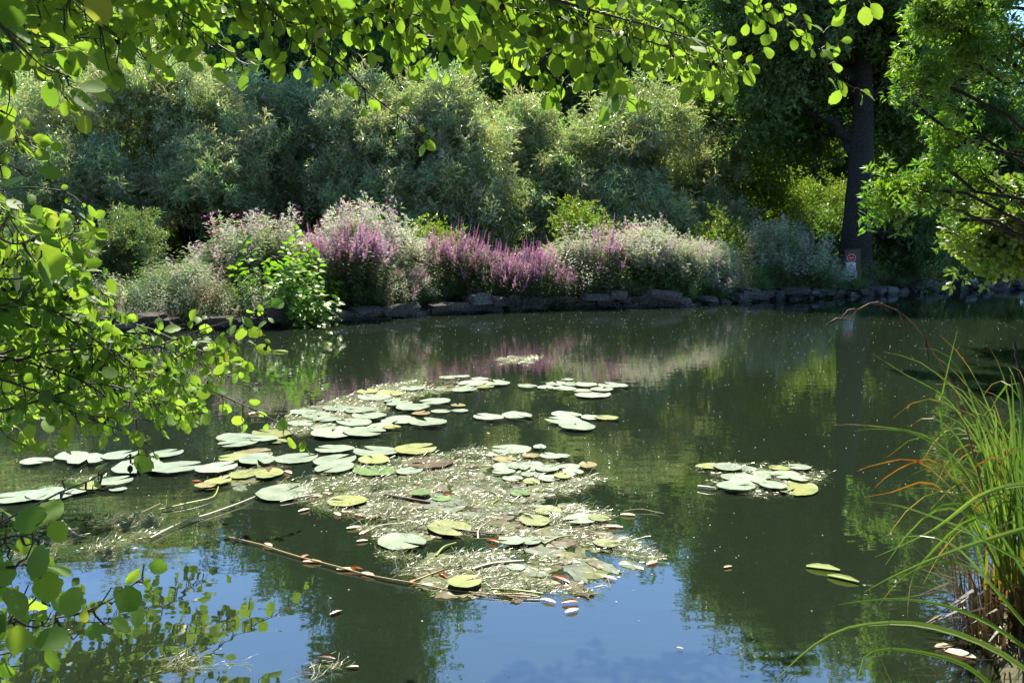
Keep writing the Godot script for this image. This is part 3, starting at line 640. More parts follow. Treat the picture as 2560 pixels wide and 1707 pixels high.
func tuft(sd: int, n: int, w: float, spread: float) -> ArrayMesh:
	rng.seed = sd
	var g := Geo.new()
	for k in n:
		var a := rf(0, TAU)
		var out := Vector3(cos(a), 0, sin(a))
		var side := Vector3(-sin(a), 0, cos(a)) * w
		var reach := rf(0.15, 1.0) * spread
		var h := rf(0.6, 1.05)
		var p := out * 0.06 * rng.randf()
		var last := p
		for j in 3:
			var t := (j + 1) / 3.0
			var q := p + out * reach * t * t + Vector3(0, h * (t - 0.28 * t * t * t * reach * 1.6), 0)
			var w0 := side * (1.0 - j / 3.0)
			var w1 := side * (1.0 - t)
			if j < 2: g.quad(last - w0, last + w0, q + w1, q - w1)
			else: g.tri(last - w0, last + w0, q)
			last = q
	return g.commit()

# ------------------------------------------------------------------ alder in the foreground
func alder_leaf(sd: int) -> ArrayMesh:
	rng.seed = sd
	var n := 9
	var l := []
	var r := []
	var m := []
	var pleats := 0.01
	var wide := rf(0.36, 0.48)
	var skew := rf(0.82, 1.1)
	var bite := rng.randi() % 9 + 3
	var bend := rf(-0.15, 0.35)
	var fold := rf(0.05, 0.5)
	for k in n + 1:
		var t := float(k) / n
		var w := wide * pow(sin(PI * pow(t * 0.97 + 0.012, skew)), 0.55)
		var z := -bend * t * t
		m.append(Vector3(0, t - (0.035 if k == n else 0.0), z))
		var pleat := 0.005 * (1 if k % 2 else -1)
		var nick := 0.84 if k == bite else 1.0
		l.append(Vector3(-w * nick * rf(0.9, 1.07), t + (0.03 if k % 2 else 0.0), z + fold * w * w + pleat))
		r.append(Vector3(w * rf(0.9, 1.07), t + (0.03 if k % 2 else 0.0), z + fold * w * w + pleat))
	var st := SurfaceTool.new()
	st.begin(Mesh.PRIMITIVE_TRIANGLES)
	st.set_smooth_group(0)
	for k in n + 1:
		for p in [l[k], (l[k] as Vector3).lerp(m[k], 0.5) - Vector3(0, 0, pleats * (1 if k % 2 else -1)), m[k], (r[k] as Vector3).lerp(m[k], 0.5) - Vector3(0, 0, pleats * (1 if k % 2 else -1)), r[k]]: st.add_vertex(p)
	for k in n:
		for j in 4:
			var a := k * 5 + j
			for i in [a, a + 5, a + 1, a + 1, a + 5, a + 6]: st.add_index(i)
	for p in [Vector3(-0.012, 0, 0.001), Vector3(0.012, 0, 0.001), Vector3(0.012, -0.24, 0.03), Vector3(-0.012, -0.24, 0.03)]: st.add_vertex(p)
	for i in [0, 1, 2, 0, 2, 3]: st.add_index((n + 1) * 5 + i)
	st.generate_normals()
	return st.commit()

var eye := Vector3(0, 1.2, 0)

func alder_tree(label: String, foot: Vector3, head: Vector3, branches: Array, sd: int, face: Vector3) -> void:
	var t := thing("alder_tree", label, "tree", foot)
	rng.seed = sd
	var g := Geo.new()
	var pts := []
	for k in 8:
		var s := k / 7.0
		pts.append((Vector3(0, -0.25, 0)).lerp(head - foot, s) + Vector3(sin(s * 5.0), 0, cos(s * 4.0)) * 0.06)
	g.tube(pts, taper(0.13, 0.05, 8), 10)
	part("trunk", g.commit(), M.bark, t)
	var leaves := []
	var runs := branches.duplicate()
	for b in branches:
		if float(b[1]) < 0.15: continue
		var shifted := []
		var off := rvec() * Vector3(0.1, 0.03, 0.2) + Vector3(0, 0.03, 0)
		for p in b[0]: shifted.append([p[0] + off.x, p[1] + off.y, p[2] + off.z])
		runs.append([shifted, b[1], b[2], b[3]])
	for b in runs:
		var wood := Geo.new()
		var line := Curve3D.new()
		for p in b[0]: line.add_point(Vector3(p[0], p[1], p[2]) - foot)
		for k in range(1, line.point_count - 1):
			var tan := (line.get_point_position(k + 1) - line.get_point_position(k - 1)) * 0.17
			line.set_point_in(k, -tan)
			line.set_point_out(k, tan)
		var len := line.get_baked_length()
		var along := []
		for k in 15: along.append(line.sample_baked(len * k / 14.0, true))
		var thick := clampf(len * 0.007, 0.003, 0.012)
		# the branch starts from the trunk
		var join: Vector3 = pts[0]
		for p in pts:
			if (p as Vector3).distance_to(along[0]) < join.distance_to(along[0]): join = p
		if float(b[1]) > 0.05 and len > 0.55: wood.tube([join, join.lerp(along[0], 0.5) + Vector3(0, 0.08, 0), along[0]], [thick * 2.2, thick * 1.6, thick], 6)
		wood.tube(along, taper(thick, 0.0012, 15), 6)
		var reach: float = b[1]
		var step := 0.039 / float(b[2])
		var s := step
		var flip := 1.0
		var mine := []
		while s <= len:
			var p: Vector3 = line.sample_baked(s, true)
			var d: Vector3 = (line.sample_baked(minf(s + 0.03, len), true) - line.sample_baked(maxf(s - 0.03, 0), true)).normalized()
			flip = -flip
			var side := (d.cross(face) * flip + rvec() * 0.7).normalized()
			var tl := reach * rf(0.3, 1.15) * clampf(1.3 - s / len, 0.35, 1.0)
			var dir := (d * 0.75 + side * 0.8 + Vector3(0, -0.25, 0)).normalized()
			var tp := limb(p, p + dir * tl, -0.02, 0.006, 4)
			wood.tube(tp, taper(0.0026, 0.0012, 5), 4)
			var nl := maxi(1, int(tl / 0.028))
			for k in nl:
				var at: Vector3 = (tp[0] as Vector3).lerp(tp[4], (k + 1.0) / nl)
				mine.append([at, dir])
			s += step * rf(0.7, 1.4)
		mine.append([along[14], (along[14] as Vector3) - (along[13] as Vector3)])
		var wm := part("branch", wood.commit(), M.twig, t)
		for q in mine:
			var y: Vector3 = (q[1] * 0.5 + rvec() * 0.75 + Vector3(0, -0.45, 0)).normalized()
			var nrm: Vector3 = face + rvec() * 0.85
			nrm = (nrm - y * nrm.dot(y)).normalized()
			var size: float = float(b[3]) * 0.62 * rf(0.5, 1.25)
			var x: Vector3 = y.cross(nrm)
			leaves.append([Transform3D(Basis(x * size * rf(0.88, 1.06), y * size, nrm * size), q[0] + y * size * 0.24), wm])
	# the 300 largest in view are parts of their branches, the rest one mass
	var order := []
	for k in leaves.size():
		var p: Vector3 = leaves[k][0].origin + foot - eye
		var inside := p.z < -0.3 and absf(p.x / p.z) < 0.64 and p.y / -p.z < 0.3 and p.y / -p.z > -0.56
		order.append([leaves[k][0].basis.y.length() / p.length() * (1.0 if inside else 0.01), k])
	order.sort_custom(func(a, b): return a[0] > b[0])
	var rest := []
	for k in order.size():
		var e = leaves[order[k][1]]
		if k < 300:
			var o := part("leaf", M.alder_leaves[rng.randi() % 8], M.alder_mats[5 if rng.randf() < 0.04 else rng.randi() % 5], e[1])
			o.transform = e[0]
		else: rest.append(e[0])
	if rest.size():
		many("foliage", M.alder_leaves[1], M.alder_mats[0], t, rest).set_meta("kind", "stuff")
	# small dark cones hang from some of the twigs
	var cone := Geo.new()
	for k in (30 if leaves.size() > 400 else 4):
		var e = leaves[rng.randi() % leaves.size()]
		for j in 3:
			var p: Vector3 = e[0].origin + rvec() * 0.012 - Vector3(0, 0.02, 0)
			cone.tube([p, p - Vector3(0, 0.004, 0), p - Vector3(0, 0.012, 0), p - Vector3(0, 0.018, 0)], [0.001, 0.0055, 0.006, 0.001], 6)
	part("cones", cone.commit(), M.cone, t).set_meta("kind", "stuff")
	print("alder leaves ", leaves.size())

# ------------------------------------------------------------------ sedge
func ribbon(g: Geo, pts: Array, w: float, cols: Array) -> void:
	var n := pts.size()
	for k in n - 1:
		var t0 := float(k) / (n - 1)
		var t1 := float(k + 1) / (n - 1)
		var w0 := w * (0.75 + 0.25 * sin(PI * minf(t0 * 1.6, 1.0))) * (1.0 - pow(t0, 3.0))
		var w1 := w * (0.75 + 0.25 * sin(PI * minf(t1 * 1.6, 1.0))) * (1.0 - pow(t1, 3.0)) + 0.0004
		var a: Vector3 = pts[k]
		var b: Vector3 = pts[k + 1]
		var d := (b - a).normalized()
		var s := d.cross(Vector3(0.15, 0.6, 0.8)).normalized()
		var u := s.cross(d).normalized() * 0.35
		g.quad(a, a - s * w0 + u * w0, b - s * w1 + u * w1, b)
		g.quad(a, b, b + s * w1 + u * w1, a + s * w0 + u * w0)
		var c0 := blade_colour(cols, t0)
		var c1 := blade_colour(cols, t1)
		for c in [c0, c0, c1, c0, c1, c1, c0, c1, c1, c0, c1, c0]: g.c.append(c)

func blade_colour(cols: Array, t: float) -> Color:
	# base, middle, tip: dead straw sheath, living green, withered end
	if t < 0.12: return (cols[0] as Color).lerp(cols[1], t / 0.12)
	if t < float(cols[3]): return cols[1]
	return (cols[1] as Color).lerp(cols[2], clampf((t - float(cols[3])) / 0.1, 0, 1))

func smooth_line(pts: Array, n: int) -> Array:
	var c := Curve3D.new()
	for p in pts: c.add_point(p)
	for k in range(1, c.point_count - 1):
		var tan := (c.get_point_position(k + 1) - c.get_point_position(k - 1)) * 0.2
		c.set_point_in(k, -tan)
		c.set_point_out(k, tan)
	var out := []
	for k in n + 1: out.append(c.sample_baked(c.get_baked_length() * k / n, true))
	return out

func sedge() -> void:
	var base := Vector3(1.52, 0.0, -2.42)
	var t := thing("sedge_clump", "tall sedge clump with arching green blades and orange withered tips at the water's edge", "sedge", base)
	rng.seed = 77
	var straw := Color(0.30, 0.20, 0.07)
	var greens := [Color(0.11, 0.20, 0.035), Color(0.15, 0.25, 0.05), Color(0.09, 0.16, 0.04), Color(0.18, 0.26, 0.07)]
	var tips := [Color(0.30, 0.19, 0.08), Color(0.55, 0.20, 0.02), Color(0.45, 0.30, 0.08)]
	for b in BLADES:
		var pts := []
		for p in b[0]: pts.append(Vector3(p[0], p[1], p[2]) - base)
		var g := Geo.new()
		var kind: int = b[2]
		ribbon(g, smooth_line(pts, 16), float(b[1]) * 0.6, [straw, greens[rng.randi() % 4], tips[1] if kind == 2 else tips[0], 0.6 if kind == 2 else (0.8 if kind == 1 else 0.93)])
		part("blade", g.commit(), M.blade, t)
	for k in 210:
		var a := rf(0, TAU)
		var out := Vector3(cos(a), 0, sin(a) * 0.8)
		var p := out * 0.16 * sqrt(rng.randf()) + Vector3(0.12, rf(0.05, 0.22), 0.02)
		var reach := rf(0.03, 0.36) * (1.1 if out.x < 0 else 0.8)
		var h := rf(0.5, 0.95) - p.y * 0.3
		var sag := rf(0.05, 0.45)
		var pts := []
		for j in 11:
			var s := j / 10.0
			pts.append(p + out * reach * pow(s, 1.6) + Vector3(0, h * s * (1.25 - 0.3 * s) - sag * pow(s, 3.5), 0) + Vector3(0.02, 0, 0) * sin(s * 4.0 + k))
		var g := Geo.new()
		var dead := rng.randf() < 0.16
		var gcol: Color = greens[rng.randi() % 4]
		ribbon(g, pts, rf(0.0035, 0.0068), [straw, straw if dead else gcol * rf(0.8, 1.15), tips[rng.randi() % 3], rf(0.7, 1.05)])
		part("blade", g.commit(), M.blade, t)
	# brown sheaths and dead leaves packed round the foot
	var g2 := Geo.new()
	for k in 420:
		var a := rf(0, TAU)
		var out := Vector3(cos(a), 0, sin(a))
		var p := out * 0.2 * sqrt(rng.randf()) + Vector3(0.07, -0.12, 0.02)
		var h := rf(0.15, 0.5)
		var w := Vector3(-out.z, 0, out.x) * rf(0.003, 0.006)
		var m := p + out * rf(0.0, 0.07) + Vector3(0, h * 0.6, 0)
		var q := m + out * rf(-0.02, 0.2) + Vector3(0, h * rf(-0.25, 0.4), 0)
		g2.quad(p - w, p + w, m + w, m - w)
		g2.tri(m - w, m + w, q)
		var c := Color(0.11, 0.07, 0.035) * rf(0.4, 1.2)
		for j in 9: g2.c.append(c)
	part("dead_thatch", g2.commit(), M.blade, t)
	# a withered flowering stem bows over the water with hanging spikes
	var line := []
	for p in DEAD_STEM: line.append(Vector3(p[0], p[1], p[2]) - base)
	line = smooth_line(line, 26)
	var gs := Geo.new()
	gs.tube(line, taper(0.0034, 0.0013, 27), 6)
	var stem := part("flower_stem", gs.commit(), M.red_stem, t)
	for q in [[19, 0.075, 0.018], [22, 0.05, 0.03], [25, 0.03, -0.05], [26, 0.02, -0.07], [24, 0.025, 0.06]]:
		var p: Vector3 = line[q[0]]
		var e := p + Vector3(float(q[2]), -float(q[1]), 0.0)
		var gk := Geo.new()
		gk.tube(limb(p, e, 0.012, 0.002, 8), [0.001, 0.002, 0.003, 0.0038, 0.004, 0.004, 0.003, 0.002, 0.001], 6)
		part("seed_spike", gk.commit(), M.seed_spike, stem)
	# one upright dark spike
	var gu := Geo.new()
	var foot := Vector3(1.62, 0.1, -2.3) - base
	var tip := Vector3(1.42, 0.93, -2.3) - base
	gu.tube(limb(foot, tip, 0.0, 0.004, 8), taper(0.003, 0.0015, 9), 5)
	gu.tube(limb(foot.lerp(tip, 0.86), tip, 0.0, 0.003, 8), [0.001, 0.004, 0.003, 0.0045, 0.003, 0.0045, 0.003, 0.004, 0.001], 6)
	part("flower_stem", gu.commit(), M.cone, t)

# ------------------------------------------------------------------ what floats
func pad_mesh(sd: int) -> ArrayMesh:
	rng.seed = sd
	var st := SurfaceTool.new()
	st.begin(Mesh.PRIMITIVE_TRIANGLES)
	st.set_smooth_group(0)
	var n := 34
	var notch := rf(0.16, 0.3)
	var ell := rf(0.84, 0.98)
	var wave := rf(0.5, 4)
	st.add_vertex(Vector3(0, 0.0, 0))
	for ring in 3:
		for k in n + 1:
			var a := notch + (TAU - 2 * notch) * k / n
			var lobe := 1.06 - 0.06 * cos(a)
			var r: float = [0.38, 0.78, 1.0][ring] * lobe
			if ring == 2: r *= rf(0.975, 1.012)
			var y: float = 0.006 * (1.0 if k % 2 else -1.0) * r * (1.0 - 0.5 * r) + 0.008 * sin(a * 3 + wave) * r + 0.008 * sin(a * 7.0 + wave * 2.0) * r * r + (0.03 * pow(r, 6.0) * maxf(0.0, sin(a * 2.0 + wave)))
			st.add_vertex(Vector3(cos(a) * r, y, sin(a) * r * ell))
	for k in n:
		for i in [0, 1 + k, 2 + k]: st.add_index(i)
		for ring in 2:
			var a := 1 + ring * (n + 1) + k
			for i in [a, a + n + 1, a + 1, a + 1, a + n + 1, a + n + 2]: st.add_index(i)
	st.generate_normals()
	return st.commit()

func curled(sd: int) -> ArrayMesh:
	# a dead leaf lying on the water with its sides rolled up
	rng.seed = sd
	var g := Geo.new()
	var roll := rf(0.5, 1.5)
	var rows := []
	for k in 7:
		var t := k / 6.0
		var w := 0.62 * pow(sin(PI * (t * 0.94 + 0.03)), 0.6) * rf(0.85, 1.1)
		var row := []
		for j in 5:
			var s := (j - 2) / 2.0
			var ang := s * roll
			row.append(Vector3(sin(ang) / roll * w, (1 - cos(ang)) / roll * w + 0.08 * sin(t * 3.0) + rf(0, 0.03), (t - 0.5) * 2.0))
		rows.append(row)
	for k in 6:
		for j in 4: g.quad(rows[k][j], rows[k][j + 1], rows[k + 1][j + 1], rows[k + 1][j])
	return g.commit()

const RAFT := ["in the back chain of pads under the left alder", "in the front chain of pads under the left alder", "just below the tip of the left alder branch", "in the yellowing group beside the left chain", "in the group edging the weed mat", "in the large back raft beyond the alder tip", "in the small far raft under the loosestrife reflection", "in the far raft of about ten on open water", "of the pair alone on open water", "of the cluster of three on open water", "in the weedy mound of mixed pads", "tangled in the near weed mat", "in the lone raft towards the sedge"]
const KIND := ["grey green lily pad", "yellow green lily pad", "orange brown withering lily pad", "russet sunken lily pad", "fresh green lily pad with raised rim", "big pale pad bearing a brown leaf"]

func floating() -> void:
	var meshes := []
	for k in 7: meshes.append(pad_mesh(500 + k))
	var used := {}
	for p in PADS:
		var key := "%d %d" % [p[3], p[4]]
		used[key] = used.get(key, 0) + 1
	rng.seed = 31
	var n := 0
	for p in PADS:
		var o := part("lily_pad", meshes[rng.randi() % 7], M.pads[p[3]][rng.randi() % 3], self)
		n += 1
		var yaw := rf(0, TAU)
		var b := Basis(Vector3.UP, yaw) * Basis(Vector3.RIGHT, rf(-0.025, 0.025)) * Basis(Vector3.FORWARD, rf(-0.025, 0.025))
		o.transform = Transform3D(b.scaled_local(Vector3(p[2], p[2], p[2])), Vector3(p[0], (0.010 if p[3] != 3 else 0.004) + 0.0035 * (n % 5), p[1]))
		var one: bool = used["%d %d" % [p[3], p[4]]] == 1
		var big := "very large " if float(p[2]) > 0.17 else ("large " if float(p[2]) > 0.14 else ("medium " if float(p[2]) > 0.105 else "small "))
		var shade: String = ["darker ", "", "paler "][M.pads[p[3]].find(o.material_override)]
		tag(o, ("%s%s%s %s" % [shade if p[3] in [0, 1] else "", big if p[3] < 4 else "", KIND[p[3]], RAFT[p[4]]]), "lily pad", "lily pads " + RAFT[p[4]])
	# weed mats
	var strands := []
	for k in 4: strands.append(strand(900 + k))
	var all := [[], [], [], []]
	var cols := [[], [], [], []]
	var flakes := []
	var fcol := []
	for m in MATS:
		var poly := PackedVector2Array()
		var lo := Vector2(1e9, 1e9)
		var hi := -lo
		for p in m[1]:
			var v := Vector2(p[0], p[1])
			poly.append(v)
			lo = lo.min(v)
			hi = hi.max(v)
		var c := 0
		var patch := FastNoiseLite.new()
		patch.frequency = 3.0
		patch.seed = 5
		while c < int(m[2]) * 2.4:
			var v := Vector2(rf(lo.x, hi.x), rf(lo.y, hi.y))
			if not Geometry2D.is_point_in_polygon(v, poly): continue
			c += 1
			if patch.get_noise_2d(v.x, v.y * 1.5) < (-0.12 if m[0] in ["near", "back", "right"] else 0.1): continue
			var q := rng.randi() % 4
			var yaw := rng.randfn() * 0.5 + (0.0 if rng.randf() < 0.8 else 1.2)
			var b := Basis(Vector3.UP, yaw) * Basis(Vector3.RIGHT, rf(-0.35, 0.35))
			var s := rf(0.35, 0.9)
			all[q].append(Transform3D(b.scaled_local(Vector3(s, s, s)), Vector3(v.x, rf(0.001, 0.008), v.y)))
			var w := rng.randf()
			var col := Color(0.16, 0.21, 0.09).lerp(Color(0.36, 0.37, 0.29), rng.randf()) if w < 0.55 else (Color(0.13, 0.20, 0.05) if w < 0.85 else Color(0.11, 0.07, 0.03))
			cols[q].append(col * rf(0.7, 1.3))
			if rng.randf() < 0.25:
				flakes.append(Transform3D((Basis(Vector3.UP, rf(0, TAU)) * Basis(Vector3.RIGHT, rf(-0.4, 0.4))).scaled_local(Vector3.ONE * rf(0.003, 0.009)), Vector3(v.x + rf(-0.05, 0.05), rf(0.003, 0.009), v.y + rf(-0.05, 0.05))))
				fcol.append(Color(0.15, 0.19, 0.07).lerp(Color(0.30, 0.26, 0.18), rng.randf()))
	var film := []
	var filmc := []
	for m in MATS:
		var poly := PackedVector2Array()
		for p in m[1]: poly.append(Vector2(p[0], p[1]))
		var mid_ := Vector2.ZERO
		for p in poly: mid_ += p / poly.size()
		if m[0] in ["shore", "left", "leftraft"]: continue
		for k in int(m[2]) / 11:
			var v := poly[rng.randi() % poly.size()].lerp(poly[rng.randi() % poly.size()], rng.randf()).lerp(mid_, rf(0.0, 0.7))
			if not Geometry2D.is_point_in_polygon(v, poly): continue
			film.append(Transform3D((Basis(Vector3.UP, rf(0, TAU)) * Basis(Vector3.RIGHT, rf(-0.03, 0.03))).scaled_local(Vector3(rf(0.03, 0.09), 0.1, rf(0.02, 0.06))), Vector3(v.x, rf(0.0012, 0.005), v.y)))
			filmc.append([Color(0.13, 0.15, 0.06), Color(0.18, 0.19, 0.07), Color(0.12, 0.085, 0.04), Color(0.20, 0.25, 0.17), Color(0.19, 0.24, 0.17), Color(0.17, 0.20, 0.06), Color(0.22, 0.2, 0.12)][rng.randi() % 7] * rf(0.7, 1.2))
	var fm := Geo.new()
	var rim := []
	for k in 16: rim.append(Vector3(cos(k * TAU / 16), rf(-0.02, 0.05), sin(k * TAU / 16)) * rf(0.45, 1.1))
	for k in 16: fm.tri(Vector3(0, 0.02, 0), rim[k], rim[(k + 1) % 16])
	var weed := thing("floating_weed", "tangled mat of pale weed strands floating between the lily pads", "water weed", Vector3.ZERO)
	weed.set_meta("kind", "stuff")
	for q in 4: many("strands", strands[q], M.weed, weed, all[q], cols[q])
	var fl := Geo.new()
	fl.quad(Vector3(-1, 0, 0), Vector3(0, 0.1, -0.6), Vector3(1, 0, 0), Vector3(0, 0.1, 0.6))
	many("flakes", fl.commit(), M.weed, weed, flakes, fcol)
	many("film", fm.commit(), M.film, weed, film, filmc)
	# specks of seed fluff all over the pond
	var sp := []
	while sp.size() < 1600:
		var d := pow(rng.randf(), 0.7) * 15.0 + 1.9
		var v := Vector2(rf(-0.66, 0.66) * d, -d)
		if not Geometry2D.is_point_in_polygon(v, pond): continue
		sp.append(Transform3D(Basis(Vector3.UP, rf(0, TAU)).scaled_local(Vector3.ONE * rf(0.0015, 0.0045) * (0.6 + d * 0.07)), Vector3(v.x, 0.0025, v.y)))
	var sg := Geo.new()
	for k in 5: sg.tri(Vector3.ZERO + Vector3(0, 0.4, 0), Vector3(cos(k * TAU / 5), 0, sin(k * TAU / 5)), Vector3(cos((k + 1) * TAU / 5), 0, sin((k + 1) * TAU / 5)))
	var specks := many("seed_fluff", sg.commit(), M.fluff_speck, self, sp)
	specks.set_meta("kind", "stuff")
	tag(specks, "tiny white specks of seed fluff scattered over the pond", "seed fluff")
	# stems and sticks
	var names := ["pale bleached water lily stem", "thin straw coloured reed stalk", "dark brown stick", "green water lily stem"]
	for s in STEMS:
		var pts := []
		var k := 0
		for p in s[1]:
			pts.append(Vector3(p[0], 0.006 + 0.004 * (k % 2) + float(s[2]) * 0.3, p[1]))
			k += 1
		if pts.size() > 2: pts = smooth_line(pts, 10)
		var g := Geo.new()
		var w: float = float(s[2]) * 0.55
		g.tube(pts, taper(w, w * 0.7, pts.size()), 7)
		var o := part("floating_reed" if int(s[3]) != 2 else "floating_stick", g.commit(), M.stems[int(s[3])], self)
		tag(o, STEM_LABEL[s[0]], "stem" if int(s[3]) != 2 else "stick", "stems and sticks afloat among the pads")
	# dead leaves
	var cm := []
	for k in 5: cm.append(curled(700 + k))
	var kinds := [["dead_leaf", "brown curled dead leaf afloat"], ["dead_leaf", "pale bleached dead leaf afloat"], ["dead_leaf", "small orange dead leaf afloat"], ["dead_leaf", "dark sodden dead leaf afloat"], ["dead_leaf", "yellow green fallen leaf lying flat"]]
	for d in DEAD:
		var k: int = d[3]
		var o := part("dead_leaf", cm[rng.randi() % 5], M.dead[k], self)
		var r: float = d[2]
		o.transform = Transform3D(Basis(Vector3.UP, rf(0.6, 2.5)).scaled_local(Vector3(r * rf(0.9, 1.2), r * (0.95 if k in [0, 3] else 0.4), r * 1.2)), Vector3(d[0], 0.006, d[1]))
		var near_ := 13
		var best := 0.45
		for p in PADS:
			var away := Vector2(p[0] - d[0], p[1] - d[1]).length() - float(p[2])
			if away < best:
				best = away
				near_ = int(p[4])
		tag(o, kinds[k][1] + BESIDE[near_], "leaf", ["brown leaves afloat", "bleached leaves afloat", "orange leaves afloat", "sodden leaves afloat", "fallen green leaves afloat"][k])

const BESIDE := [" by the back chain of pads", " by the front chain of pads", " under the left alder tip", " by the yellowing pads", " by the pads edging the weed mat", " in the large back raft", " by the small far raft", " by the far raft of ten", " by the pair of pads", " by the cluster of three pads", " on the weedy mound of pads", " in the near weed mat", " on the lone raft", " away from any pad"]
const STEM_LABEL := {"pale_long": "long pale stem reaching from the brown-leafed pad into open water", "reed": "long straw reed stalk slanting across open water with bleached leaves on it", "reed_b": "thin end of reed stalk beside the green stems", "dark_stick": "dark brown stick lying on the middle of the weed mat", "white_stem": "thick bleached stem beside the curled brown leaves", "green_a": "yellow green stem along the near edge of the weed mat", "green_b": "thinner green stem just outside the near edge of the mat", "curl": "green lily stem curling round in the weed mat", "curl_left": "green stem hooked round the yellowing pads", "twig_r": "thin dark twig lying by the tilted yellow pad", "stem_c": "straight green stem above the yellow pads", "stem_d": "short bent pale stem crossing the dark twig", "blackstick": "short black stick lying on the lone raft", "white_r": "white bleached stem at the edge of the lone raft", "stick_l": "pale bent stick under the dark alder leaves", "stick_l2": "short end of the pale bent stick", "stem_e": "thin pale stem beside the bright yellow pad", "stem_f": "thin pale stem above the large pale crumpled pad", "stem_g": "thin straw stem running to the bleached stem", "stem_h": "short green stem near the large crumpled pad", "arc": "hair thin straw arching off the mat into dark water", "stem_i": "very thin straw below the front chain of pads", "stem_j": "thick green stem in the lower weed mat"}

func strand(sd: int) -> ArrayMesh:
	rng.seed = sd
	var g := Geo.new()
	for q in 3:
		var p := Vector3(rf(-0.07, -0.02), 0.002, rf(-0.03, 0.03))
		var d := Vector3(1, 0, rf(-0.4, 0.4)).normalized()
		var w := rf(0.0006, 0.0016)
		for k in 5:
			d = (d + Vector3(0, rf(-0.12, 0.12), rf(-0.45, 0.45))).normalized()
			var e := p + d * 0.02
			e.y = clampf(e.y, 0.0, 0.012)
			var s := Vector3(-d.z, rf(-0.6, 0.6), d.x).normalized() * w
			g.quad(p - s, p + s, e + s, e - s)
			p = e
	return g.commit()

# ------------------------------------------------------------------ stone edging and sign
func stone(sd: int) -> ArrayMesh:
	rng.seed = sd
	var st := SurfaceTool.new()
	st.begin(Mesh.PRIMITIVE_TRIANGLES)
	st.set_smooth_group(-1)
	var jit := FastNoiseLite.new()
	jit.seed = sd
	jit.frequency = 0.9
	for ax in 3:
		for sg in [-1.0, 1.0]:
			var grid := []
			for j in 3:
				for i in 3:
					var p := Vector3.ZERO
					p[ax] = sg
					p[(ax + 1) % 3] = i - 1.0
					p[(ax + 2) % 3] = j - 1.0
					var q := p.normalized() * 1.25
					p = p.lerp(q, 0.34)
					p += Vector3(jit.get_noise_3dv(p), jit.get_noise_3dv(p + Vector3(9, 0, 0)), jit.get_noise_3dv(p + Vector3(0, 9, 0))) * 0.45
					grid.append(p * 0.5)
			for j in 2:
				for i in 2:
					var a: int = j * 3 + i
					var c := [a, a + 3, a + 1, a + 1, a + 3, a + 4] if sg > 0 else [a, a + 1, a + 3, a + 1, a + 4, a + 3]
					for k in c: st.add_vertex(grid[k])
	st.generate_normals()
	return st.commit()

func stones() -> void:
	var meshes := []
	for k in 9: meshes.append(stone(40 + k))
	var t := thing("stone_edging", "low dark rubble stone edging along the far bank of the pond", "stone edging", Vector3.ZERO)
	rng.seed = 12
	for row in 3:
		for k in BANK.size() - 1:
			var a := Vector2(BANK[k][0], BANK[k][1])
			var b := Vector2(BANK[k + 1][0], BANK[k + 1][1])
			var len := a.distance_to(b)
			var d := (b - a) / len
			var s := rf(0.0, 0.2)
			while s < len:
				var w := (rf(0.2, 0.45) if rng.randf() < 0.6 else rf(0.4, 0.75)) * (1.0 if row < 2 else 0.8)
				var h := rf(0.07, 0.17)
				if rng.randf() < [0.06, 0.22, 0.65][row]:
					s += w
					continue
				var p: Vector2 = a + d * (s + w * 0.5) + Vector2(-d.y, d.x) * ([-0.02, 0.10, 0.2][row] + rf(-0.06, 0.05)) * -1.0
				var o := part("stone", meshes[rng.randi() % 9], M.stones[rng.randi() % 3], t)
				var turn := Basis(Vector3.UP, -d.angle() + rf(-0.25, 0.25)) * Basis(Vector3.RIGHT, rf(-0.15, 0.15)) * Basis(Vector3.FORWARD, rf(-0.12, 0.12))
				o.transform = Transform3D(turn.scaled_local(Vector3(w * 1.1, h * 1.25, rf(0.3, 0.45))), Vector3(p.x, [0.02, 0.12, 0.2][row] + rf(-0.03, 0.03), p.y))
				s += w * rf(0.9, 1.02)

func box(size: Vector3) -> BoxMesh:
	var b := BoxMesh.new()
	b.size = size
	return b

